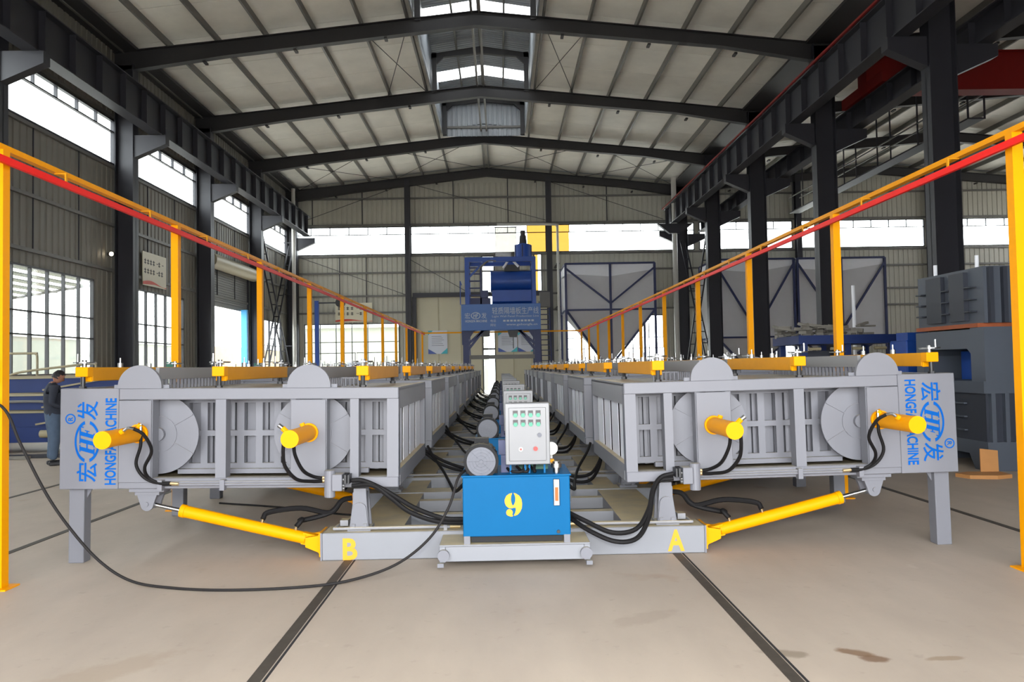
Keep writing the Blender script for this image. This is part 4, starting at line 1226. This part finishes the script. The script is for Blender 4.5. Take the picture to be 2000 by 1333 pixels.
# posters and signs
def poster(label, x, y, z, w, h):
    t = thing('poster', label, 'poster', (x, y, z), 'posters on the end door')
    MB().box(-w / 2, w / 2, 0, 0.02, 0, h).build('board', POST, t)
    a = MB().prism([(-w / 2, 0), (-w / 2 + w * 0.45, 0), (-w / 2, h * 0.22)], 'y', -0.006, 0).build('printed_corner', PBLUE, t)
    MB().prism([(w / 2, 0), (w / 2, h * 0.25), (w / 2 - w * 0.35, 0)], 'y', -0.006, 0).prism([(-w / 2, h), (-w / 2 + w * 0.25, h), (-w / 2, h * 0.8)], 'y', -0.006, 0).build('printed_corner', TEAL, t)
    m = MB()
    for k in range(6):
        m.box(-w * 0.32, w * (0.32 - 0.06 * (k % 3)), -0.005, 0, h * (0.35 + 0.08 * k), h * (0.35 + 0.08 * k) + 0.018)
    m.build('printed_lines', FAN, t)
poster('pale poster with teal corners on the left leaf of the end door', -3.75, YE - 0.13, 2.45, 1.15, 1.4)
poster('pale poster behind the blue machine, beside the daylight gap', 0.45, YE - 0.13, 2.5, 1.15, 1.2)
poster('pale poster behind the blue machine, nearer its right leg', 1.62, YE - 0.13, 2.5, 1.1, 1.2)
def sign(label, loc, rz, w, h):
    t = thing('wall_sign', label, 'sign', loc, 'slogan signs')
    t.rotation_euler = (0, 0, rz)
    MB().box(-w / 2, w / 2, -0.03, 0, 0, h).build('board', SIGNW, t)
    pts = [(-w / 2 + w * i / 16, h * (0.10 + 0.06 * math.sin(i / 16 * 5.2))) for i in range(17)]
    MB().prism([(-w / 2, 0.02)] + pts + [(w / 2, h * 0.02), (0, h * 0.07)], 'y', -0.036, -0.03).build('red_wave', SIGNR, t)
    m = MB()
    for r in (0.66, 0.38):
        for k in range(7):
            if k in (4, 6) and r > 0.5 or k == 4:
                m.box(-w * 0.4 + k * w * 0.118, -w * 0.33 + k * w * 0.118, -0.034, -0.03, h * r + 0.06, h * r + 0.085)
                continue
            x = -w * 0.4 + k * w * 0.118
            s = w * 0.04
            m.box(x - s, x + s, -0.034, -0.03, h * r, h * r + 0.03).box(x - s, x + s, -0.034, -0.03, h * r + 0.09, h * r + 0.12).box(x - s * 0.3, x + s * 0.3, -0.034, -0.03, h * r - 0.03, h * r + 0.16)
    m.build('printed_characters', INK, t)
sign('cream slogan sign with a red wave high on the left wall', (XW + 0.1, 28.15, 4.75), math.radians(90), 1.9, 1.2)
sign('cream slogan sign with a red wave above the end wall window', (-8.75, YE - 0.15, 4.45), 0, 2.2, 1.15)
t = thing('flood_light', 'small lit flood lamp on the left wall above the windows', 'lamp', (XW + 0.25, 25.0, 5.5))
MB().box(-0.22, 0.0, -0.06, 0.06, -0.05, 0.05).build('lamp_body', BLACK, t)
lm = bpy.data.materials.new('lit lamp face')
lm.use_nodes = True
lm.node_tree.nodes['Principled BSDF'].inputs['Emission Color'].default_value = (1, 0.85, 0.6, 1)
lm.node_tree.nodes['Principled BSDF'].inputs['Emission Strength'].default_value = 14
MB().tube((-0.08, -0.075, 0.0), (-0.08, -0.06, 0.0), 0.065, 16).build('lamp_face', lm, t)
t = thing('blue_pole', 'thin blue pole with a small arm before the end wall window', 'pole', (-8.55, 36.0, 0))
MB().box(-0.09, 0.09, -0.09, 0.09, 0, 4.85).build('shaft', NAVY, t)
MB().bar((0, 0, 4.75), (1.1, 0, 4.75), 0.07).build('arm', STEEL, t)
MB().tube((1.1, -0.1, 4.75), (1.1, 0.1, 4.75), 0.22, 16).build('reel', BLACK, t)

# hoppers along the end wall
def hopper(label, x0, x1, y0, y1, zt, zm, zb_):
    cx_, w, d = (x0 + x1) / 2, (x1 - x0) / 2, y1 - y0
    t = thing('material_hopper', label, 'hopper', (cx_, y0, 0), 'material hoppers by the end wall')
    MB().add([(-w, 0, zm), (w, 0, zm), (w, d, zm), (-w, d, zm), (-w, 0, zt - 0.55), (0, 0, zt - 0.72), (w, 0, zt - 0.35), (w, d, zt - 0.5), (-w, d, zt - 0.5)],
             [(0, 1, 6, 5, 4), (1, 2, 7, 6), (2, 3, 8, 7), (3, 0, 4, 8)]).add(
        [(-w, 0, zm), (w, 0, zm), (w, d, zm), (-w, d, zm), (-0.3, d / 2 - 0.3, zb_), (0.3, d / 2 - 0.3, zb_), (0.3, d / 2 + 0.3, zb_), (-0.3, d / 2 + 0.3, zb_)],
        [(0, 1, 5, 4), (1, 2, 6, 5), (2, 3, 7, 6), (3, 0, 4, 7), (4, 5, 6, 7)]).build('bin', BAG, t, fix=False)
    MB().add([(-w, 0.02, zt - 0.7), (w, 0.02, zt - 0.7), (w, d, zt - 0.5), (-w, d, zt - 0.5), (-w, 0.02, zt - 0.05), (w, 0.02, zt), (w, d, zt), (-w, d, zt)],
             [(0, 1, 5, 4), (1, 2, 6, 5), (2, 3, 7, 6), (3, 0, 4, 7)]).build('white_liner', BAGW, t, fix=False)
    for x in (-w, 0, w):
        MB().box(x - 0.06, x + 0.06, -0.1, 0.02, 0, zt).build('frame_post', NAVYD, t)
        MB().box(x - 0.06, x + 0.06, d - 0.02, d + 0.1, 0, zt).build('frame_post', NAVYD, t)
    for z in (zt, zm):
        MB().box(-w, w, -0.09, -0.01, z - 0.05, z + 0.05).build('frame_rail', NAVYD, t)
        for x in (-w, w):
            MB().box(x - 0.04, x + 0.04, 0, d, z - 0.05, z + 0.05).build('frame_rail', NAVYD, t)
    for s in (-1, 1):
        MB().bar((s * w, -0.06, zt - 0.25), (0, -0.06, zm + 0.35), 0.10).build('frame_brace', NAVYD, t)
        MB().bar((s * w, -0.06, zm), (s * 0.4, d / 2 - 0.4, zb_), 0.10).build('frame_brace', NAVYD, t)
hopper('grey pyramid hopper with white liner, beside the blue machine', 3.65, 8.55, 42.0, 45.2, 7.2, 4.65, 1.9)
hopper('grey pyramid hopper behind the dark columns, middle one of three', 11.9, 16.25, 42.0, 45.2, 7.3, 3.0, 1.5)
hopper('grey pyramid hopper with white liner, rightmost of three', 16.45, 21.3, 42.0, 45.2, 7.3, 3.0, 1.5)

# lattice cross bracing between the last columns
def lattice(label, x, y0, y1, z0, z1):
    t = thing('lattice_brace', label, 'bracing', (x, 0, 0), 'lattice cross bracings')
    for A, B2 in (((0, y0, z1), (0, y1, z0)), ((0, y1, z1), (0, y0, z0))):
        for s in (-0.14, 0.14):
            MB().bar((s, A[1], A[2]), (s, B2[1], B2[2]), 0.07).build('angle_bar', STEEL, t)
        for k in range(1, 14):
            f = k / 14
            y, z = A[1] + (B2[1] - A[1]) * f, A[2] + (B2[2] - A[2]) * f
            MB().bar((-0.14, y, z), (0.14, y, z), 0.05).build('batten', STEEL, t)
lattice('dark lattice cross bracing in the last bay of the left columns', -12.31, 39.4, 45.6, 0.2, 9.0)
lattice('dark lattice cross bracing in the last bay of the right column row', 11.02, 39.4, 45.6, 0.2, 9.0)
t = thing('corner_pipe', 'light grey downpipe beside the last left column', 'pipe', (-11.9, 44.6, 0))
MB().tube((0, 0, 0), (0, 0, 12.2), 0.11, 12).build('pipe', PIPE, t, True)
for z in (3, 6, 9):
    MB().box(-0.6, 0.0, -0.03, 0.03, z, z + 0.06).build('pipe_bracket', STEEL, t)
t = thing('column_pipe', 'light grey downpipe on the last column of the right row', 'pipe', (10.0, 43.2, 0))
MB().tube((0, 0, 0), (0, 0, 12.2), 0.14, 12).build('pipe', PIPE, t, True)
MB().prism([(-1.0, 9.55), (1.05, 9.55), (0.3, 9.0), (-0.3, 9.0)], 'y', -0.15, 0.15).build('pipe_bracket', STEEL, t)

# ------------------------------------------------------------------ grey press stack on the right
t = thing('press_frame', 'tall grey blue press frame standing behind the right yellow post', 'machine', (7.0, 11.0, 0))
up = MB().box(0.05, 1.3, 0.05, 1.8, 2.15, 2.98).build('upper_housing', PRESS, t)
for y0, y1 in ((0.42, 0.80), (1.02, 1.44)):
    MB().box(-0.02, 0.06, y0, y1, 2.2, 2.93).build('housing_plate', PRESSD, up)
for k in range(3):
    for y in (0.28, 0.88, 1.6):
        MB().box(-0.05, 0.06, y - 0.06, y + 0.1, 2.32 + 0.18 * k, 2.34 + 0.18 * k).build('shelf_rib', PRESSD, up)
for k in range(6):
    MB().box(0.10 + 0.2 * k, 0.16 + 0.2 * k, -0.02, 0.06, 2.15, 2.96).build('front_rib', PRESSD, up)
MB().box(-0.03, 0.6, 0.1, 1.75, 2.09, 2.15).build('orange_plank', WOOD, t)
MB().prism([(0.0, 1.3), (0.0, 2.07), (1.82, 2.07), (1.82, 1.3), (1.6, 1.3), (1.6, 1.68), (1.5, 1.78), (0.42, 1.78), (0.3, 1.68), (0.3, 1.3)], 'x', 0.0, 1.3).build('portal', PRESS, t)
MB().box(-0.012, 1.31, -0.02, 0.31, 1.302, 2.088).build('portal_leg', PRESS, t)
MB().box(-0.03, 1.3, 0.0, 1.85, 1.12, 1.3).build('lower_table', PRESS, t)
MB().box(0.5, 1.2, 0.5, 1.0, 1.3, 1.75).build('black_ram', BLACK, t)
MB().box(0.5, 1.2, 1.05, 1.4, 1.3, 1.75).build('blue_ram', NAVY, t)
lo = MB().box(0.02, 1.3, 0.05, 1.8, 0.42, 1.12).build('lower_housing', PRESSD, t)
for k in range(6):
    MB().box(0.06 + 0.2 * k, 0.12 + 0.2 * k, -0.02, 0.06, 0.42, 1.12).build('front_rib', PRESS, lo)
for k in range(3):
    MB().box(-0.03, 0.05, 0.5, 1.3, 0.55 + 0.2 * k, 0.57 + 0.2 * k).build('shelf_rib', PRESS, lo)
MB().prism([(0.0, 0.0), (0.32, 0.0), (0.45, 0.22), (1.5, 0.22), (1.6, 0.0), (1.82, 0.0), (1.82, 0.42), (0.0, 0.42)], 'x', 0.0, 1.3).build('base_beam', PRESS, t)
MB().tube((0.5, 0.9, 2.98), (0.5, 0.9, 3.25), 0.03, 8).tube((0.3, 1.7, 2.98), (0.3, 1.7, 3.2), 0.03, 8).build('lifting_pin', BAGW, t)
t = thing('cardboard_sheet', 'torn brown cardboard lying on the floor before the press', 'cardboard', (6.62, 10.5, 0.0))
MB().prism([(-0.28, -0.12), (0.05, -0.2), (0.3, -0.12), (0.32, 0.18), (-0.1, 0.22), (-0.35, 0.1)], 'z', 0.0, 0.05).build('flat_panel', CARD, t)
MB().add([(0.06, 0.18, 0.04), (0.3, 0.16, 0.04), (0.36, 0.26, 0.33), (0.12, 0.28, 0.36), (0.06, 0.195, 0.04), (0.3, 0.175, 0.04), (0.36, 0.275, 0.33), (0.12, 0.295, 0.36)],
         [(0, 1, 2, 3), (7, 6, 5, 4), (0, 4, 5, 1), (1, 5, 6, 2), (2, 6, 7, 3), (3, 7, 4, 0)]).build('raised_flap', CARD, t)

t = thing('blue_bench_machine', 'dark blue machine bench piled with scrap, behind the right row', 'machine', (7.4, 15.6, 0))
MB().box(-1.3, 0.8, 0, 1.5, 1.98, 2.16).build('bench_top', BLUEF, t)
for x in (-1.2, -0.3, 0.65):
    for y in (0.1, 1.3):
        MB().box(x, x + 0.12, y, y + 0.12, 0, 1.98).build('leg', BLUEF, t)
MB().box(-1.25, 0.75, 0.05, 0.12, 1.5, 1.62).build('cross_rail', BLUEF, t)
MB().box(-1.0, -0.5, 0.4, 1.2, 1.2, 1.85).build('gear_box', PRESSD, t)
for k in range(4):
    MB().tube((-1.1 + 0.45 * k, 0.0, 1.88), (-0.85 + 0.45 * k, 0.0, 1.88), 0.03, 8).build('roller_end', TANP, t)
m = MB()
for k in range(60):
    x, y, z = random.uniform(-1.25, 0.7), random.uniform(0.1, 1.4), 2.16 + random.uniform(0, 0.22)
    a = random.uniform(0, 3.1)
    L = random.uniform(0.12, 0.4)
    m.bar((x, y, z), (x + L * math.cos(a), y + L * math.sin(a), z + random.uniform(-0.05, 0.09)), random.uniform(0.05, 0.2), random.uniform(0.02, 0.08))
tag(m.build('scrap_heap', JUNK), 'pile of grey scrap pieces on the dark blue bench', 'scrap', kind='stuff').location = (7.4, 15.6, 0)
t = thing('blue_box', 'plain blue steel box between bench and grey press', 'box', (7.55, 13.6, 0))
MB().box(-0.3, 0.25, 0, 0.6, 0.0, 1.98).build('body', NAVY, t, bevel=0.02)
MB().box(-0.22, 0.15, 0.1, 0.5, 1.98, 2.12).build('lid', NAVY, t)
t = thing('pale_pole', 'thin white pole standing behind the scrap bench', 'pole', (9.3, 20.0, 0))
MB().tube((0, 0, 0.02), (0, 0, 3.6), 0.045, 10).build('shaft', BAGW, t, True)
MB().tube((0, 0, 0), (0, 0, 0.03), 0.14, 14).build('base', STEEL, t)

# ------------------------------------------------------------------ blue conveyor frames stacked on the left
def conveyor(label, loc, rz, grp='blue conveyor frames stacked by the left wall'):
    t = thing('conveyor_frame', label, 'conveyor', loc, grp)
    t.rotation_euler = (0, 0, rz)
    for y in (-0.5, 0.45):
        MB().box(-1.9, 1.9, y, y + 0.05, 0, 0.30).build('side_channel', BLUEF, t)
    for x in (-1.85, -0.6, 0.6, 1.8):
        MB().box(x, x + 0.06, -0.45, 0.45, 0.02, 0.12).build('cross_tie', BLUEF, t)
    MB().bar((-1.8, -0.48, 0.33), (0.9, 0.48, 0.33), 0.05).build('diagonal_bar', TANP, t)
    MB().bar((-1.8, -0.52, 0.31), (1.8, -0.52, 0.31), 0.04).build('edge_bar', TANP, t)
    MB().bar((-0.6, -0.48, 0.33), (1.8, 0.46, 0.34), 0.05).build('diagonal_bar', TANP, t)
    MB().bar((-1.85, -0.53, 0.03), (-0.5, -0.53, 0.30), 0.035).bar((0.2, -0.53, 0.05), (1.85, -0.53, 0.32), 0.035).build('diagonal_bar', TANP, t)
    return t
conveyor('blue conveyor frame lying topmost of the stack by the left wall', (-9.9, 16.9, 1.26), 0.05)
conveyor('blue conveyor frame second from the top of the stack by the left wall', (-9.8, 16.8, 0.90), -0.04)
conveyor('blue conveyor frame third from the top of the stack by the left wall', (-10.0, 16.85, 0.54), 0.03)
t = thing('blue_machine_base', 'dark blue machine body under the stacked conveyor frames', 'machine', (-9.9, 16.8, 0))
MB().box(-1.8, 1.8, -0.55, 0.6, 0.22, 0.54).build('body', BLUEF, t)
for x in (-1.7, 1.5):
    for y in (-0.45, 0.4):
        MB().box(x, x + 0.16, y, y + 0.16, 0, 0.22).build('foot', STEEL, t)
MB().tube((-0.9, -0.6, 0.40), (-0.5, -0.6, 0.40), 0.08, 14).tube((0.3, -0.6, 0.40), (0.55, -0.6, 0.40), 0.08, 14).build('roller_stub', TANP, t)
t = thing('bent_hand_rail', 'tan bent pipe rail standing on the blue conveyor stack', 'rail', (-10.5, 16.8, 1.61))
MB().path([(-1.0, 0, 0), (-1.0, 0, 0.42), (-0.98, 0, 0.47), (-0.9, 0, 0.49), (0.35, 0, 0.49), (0.43, 0, 0.47), (0.46, 0, 0.40), (0.46, 0, 0.0)], 0.025, 8).build('pipe', TANP, t, True)
MB().path([(0.0, -0.3, 0.0), (0.4, -0.3, 0.1), (1.75, -0.3, 0.24), (1.86, -0.3, 0.23), (1.88, -0.3, 0.16), (1.88, -0.3, 0.0)], 0.025, 8).build('pipe', TANP, t, True)
t = thing('bent_pipe', 'pale bent pipe leaning low against the blue conveyor stack', 'pipe', (-9.6, 16.1, 0))
MB().path([(-1.6, 0, 0.02), (-1.5, 0, 0.95), (-1.3, 0, 1.06), (0.0, 0, 1.08), (0.2, 0, 1.0), (0.25, 0, 0.82), (0.27, 0, 0.02)], 0.03, 8).build('pipe', PURL, t, True)
t = thing('floor_debris', 'loose dark steel bars on the floor before the blue stack', 'bars', (-9.4, 15.2, 0))
MB().bar((-1.4, 0, 0.04), (1.0, 0.1, 0.04), 0.07).build('bar', STEEL, t)
MB().bar((-0.9, -0.15, 0.04), (0.3, -0.2, 0.04), 0.06).build('bar', JUNK, t)
MB().tube((-0.8, 0.1, 0.12), (-0.8, 0.25, 0.12), 0.12, 16).build('wheel', STEEL, t)

# ------------------------------------------------------------------ the worker
def skinned(joints, edges, level=2):
    me = bpy.data.meshes.new('b')
    ks = list(joints)
    me.from_pydata([joints[k][0] for k in ks], [(ks.index(a), ks.index(b)) for a, b in edges], [])
    o = bpy.data.objects.new('b', me)
    C.objects.link(o)
    sm = o.modifiers.new('s', 'SKIN')
    sm.use_smooth_shade = True
    sv = me.skin_vertices[0].data
    for i, k in enumerate(ks):
        r = joints[k][1]
        sv[i].radius = r if isinstance(r, tuple) else (r, r)
        sv[i].use_root = (i == 0)
    ss = o.modifiers.new('u', 'SUBSURF')
    ss.levels = ss.render_levels = level
    dg = bpy.context.evaluated_depsgraph_get()
    dg.update()
    out = bpy.data.meshes.new_from_object(o.evaluated_get(dg))
    bpy.data.objects.remove(o)
    return out
J = {'pel': ((0, 0, 0.93), (0.15, 0.12)), 'sp': ((0.0, 0, 1.10), (0.15, 0.12)), 'ch': ((0.0, 0, 1.28), (0.17, 0.13)), 'nb': ((0.0, 0, 1.42), (0.10, 0.09)),
     'nk': ((0.05, 0, 1.50), 0.058)}
E_ = [('pel', 'sp'), ('sp', 'ch'), ('ch', 'nb'), ('nb', 'nk')]
for s, n in ((1, 'l'), (-1, 'r')):
    J.update({n + 'hip': ((0.0, s * 0.10, 0.84), 0.118), n + 'kn': ((0.03, s * 0.11, 0.48), 0.092), n + 'an': ((-0.01, s * 0.115, 0.09), 0.074),
              n + 'sh': ((0.0, s * 0.17, 1.37), 0.075), n + 'el': ((-0.05, s * 0.24, 1.10), 0.056), n + 'wr': ((0.19, s * 0.20, 1.02), 0.04)})
    E_ += [('pel', n + 'hip'), (n + 'hip', n + 'kn'), (n + 'kn', n + 'an'), ('nb', n + 'sh'), (n + 'sh', n + 'el'), (n + 'el', n + 'wr')]
me = skinned(J, E_)
for q in (JACKET, JEANS, SKIN):
    me.materials.append(q)
for p in me.polygons:
    c = p.center
    p.material_index = 1 if (c.z < 0.93) else (2 if (c.z > 1.485 and abs(c.y) < 0.08) else 0)
    p.use_smooth = True
wk = thing('person', 'man in dark jacket and blue jeans standing by the blue stack, head bowed', 'person', (-8.12, 14.05, 0))
wk.rotation_euler = (0, 0, math.radians(38))
body = bpy.data.objects.new('body', me)
C.objects.link(body)
body.parent = wk
# head: shaped sphere with nose, brow, ears
bm = bmesh.new()
bmesh.ops.create_uvsphere(bm, u_segments=24, v_segments=18, radius=1)
for v in bm.verts:
    x, y, z = v.co
    k = 1.0 - 0.22 * max(0, -z) - (0.10 * max(0, -z) if x < 0 else 0)
    nx = x * 0.098 * k + (0.022 * math.exp(-((z + 0.15) / 0.16) ** 2 - (y / 0.16) ** 2) if x > 0 else 0) + (0.008 * math.exp(-((z + 0.55) / 0.12) ** 2 - (y / 0.35) ** 2) if x > 0 else 0)
    nx -= 0.010 * math.exp(-((z - 0.08) / 0.12) ** 2 - ((abs(y) - 0.38) / 0.16) ** 2) if x > 0 else 0
    v.co = (nx, y * 0.076 * k, z * 0.118)
hm = bpy.data.meshes.new('head')
bm.to_mesh(hm)
bm.free()
hm.materials.append(SKIN)
hm.polygons.foreach_set('use_smooth', [True] * len(hm.polygons))
head = bpy.data.objects.new('head', hm)
C.objects.link(head)
head.parent = wk
head.location = (0.095, 0, 1.585)
head.rotation_euler = (0, math.radians(28), 0)
bm = bmesh.new()
bmesh.ops.create_uvsphere(bm, u_segments=24, v_segments=16, radius=1)
kill = []
for v in bm.verts:
    x, y, z = v.co
    if z < 0.25 - (0.75 if x < 0.15 else 0.0) or (x > 0.62 and z < 0.5):
        kill.append(v)
    n_ = 0.004 * math.sin(x * 31 + y * 17) * math.cos(z * 23)
    v.co = (x * (0.108 + n_) - 0.004, y * (0.086 + n_), z * (0.128 + n_) + 0.004)
bmesh.ops.delete(bm, geom=kill, context='VERTS')
hr = bpy.data.meshes.new('hair')
bm.to_mesh(hr)
bm.free()
hr.materials.append(HAIR)
o = bpy.data.objects.new('hair', hr)
C.objects.link(o)
o.parent = head
so_ = o.modifiers.new('s', 'SOLIDIFY')
so_.thickness = 0.012
for s in (-1, 1):
    MB().tube((-0.008, s * 0.07, 0.0), (-0.012, s * 0.086, 0.004), 0.03, 12, 0.024).build('ear', SKIN, head, True)
    MB().tube((0.083, s * 0.031, 0.012), (0.09, s * 0.031, 0.012), 0.011, 10).build('eye', BLACK, head, True)
    a = (0.19, s * 0.20, 1.02)
    HJ = {'w': (a, 0.032), 'p': ((0.25, s * 0.19, 1.01), (0.038, 0.022))}
    HE = [('w', 'p')]
    MB_ = None
    for f, (dy, L) in enumerate(((-0.03, 0.062), (-0.01, 0.074), (0.01, 0.07), (0.028, 0.055))):
        HJ.update({'f%da' % f: ((0.285, s * 0.19 + dy, 1.015), 0.0095), 'f%db' % f: ((0.285 + L * 0.6, s * 0.19 + dy, 1.0), 0.009), 'f%dc' % f: ((0.285 + L * 0.9, s * 0.19 + dy, 0.972), 0.007)})
        HE += [('p', 'f%da' % f), ('f%da' % f, 'f%db' % f), ('f%db' % f, 'f%dc' % f)]
    HJ.update({'ta': ((0.235, s * 0.16, 1.02), 0.011), 'tb': ((0.275, s * 0.135, 1.01), 0.009)})
    HE += [('w', 'ta'), ('ta', 'tb')]
    hme = skinned(HJ, HE, 1)
    hme.materials.append(SKIN)
    o = bpy.data.objects.new('hand', hme)
    C.objects.link(o)
    o.parent = wk
    MB().prism([(-0.075, s * 0.115 - 0.042), (0.10, s * 0.115 - 0.045), (0.175, s * 0.115 - 0.03), (0.19, s * 0.115), (0.175, s * 0.115 + 0.03), (0.10, s * 0.115 + 0.045), (-0.075, s * 0.115 + 0.042)], 'z', 0, 0.075).build('shoe', BLACK, wk, bevel=0.02)

# ------------------------------------------------------------------ loose cables
t = tag(MB().path([(-4.1, 5.93, 1.50), (-3.789, 5.9, 1.40), (-3.65, 5.9, 1.117), (-3.45, 5.9, 0.727), (-3.26, 5.92, 0.432), (-3.05, 5.93, 0.196), (-2.82, 5.93, 0.055), (-2.5, 5.88, 0.014), (-2.09, 5.8, 0.012), (-1.6, 5.82, 0.012), (-1.2, 5.9, 0.03), (-0.84, 6.0, 0.12), (-0.58, 6.1, 0.30), (-0.43, 6.17, 0.53), (-0.36, 6.25, 0.74), (-0.30, 6.4, 0.79)], 0.011, 8, 8).build('power_cable', CABLE, None, True),
    'long dark power cable sagging from the left yellow post to the blue tank', 'cable')
tag(MB().path([(-3.5, 9.6, 0.012), (-2.6, 9.2, 0.012), (-1.8, 8.7, 0.012), (-1.45, 8.65, 0.012)], 0.011, 8, 8).build('floor_cable', CABLE, None, True), 'thin dark cable lying on the floor under the left machines', 'cable')
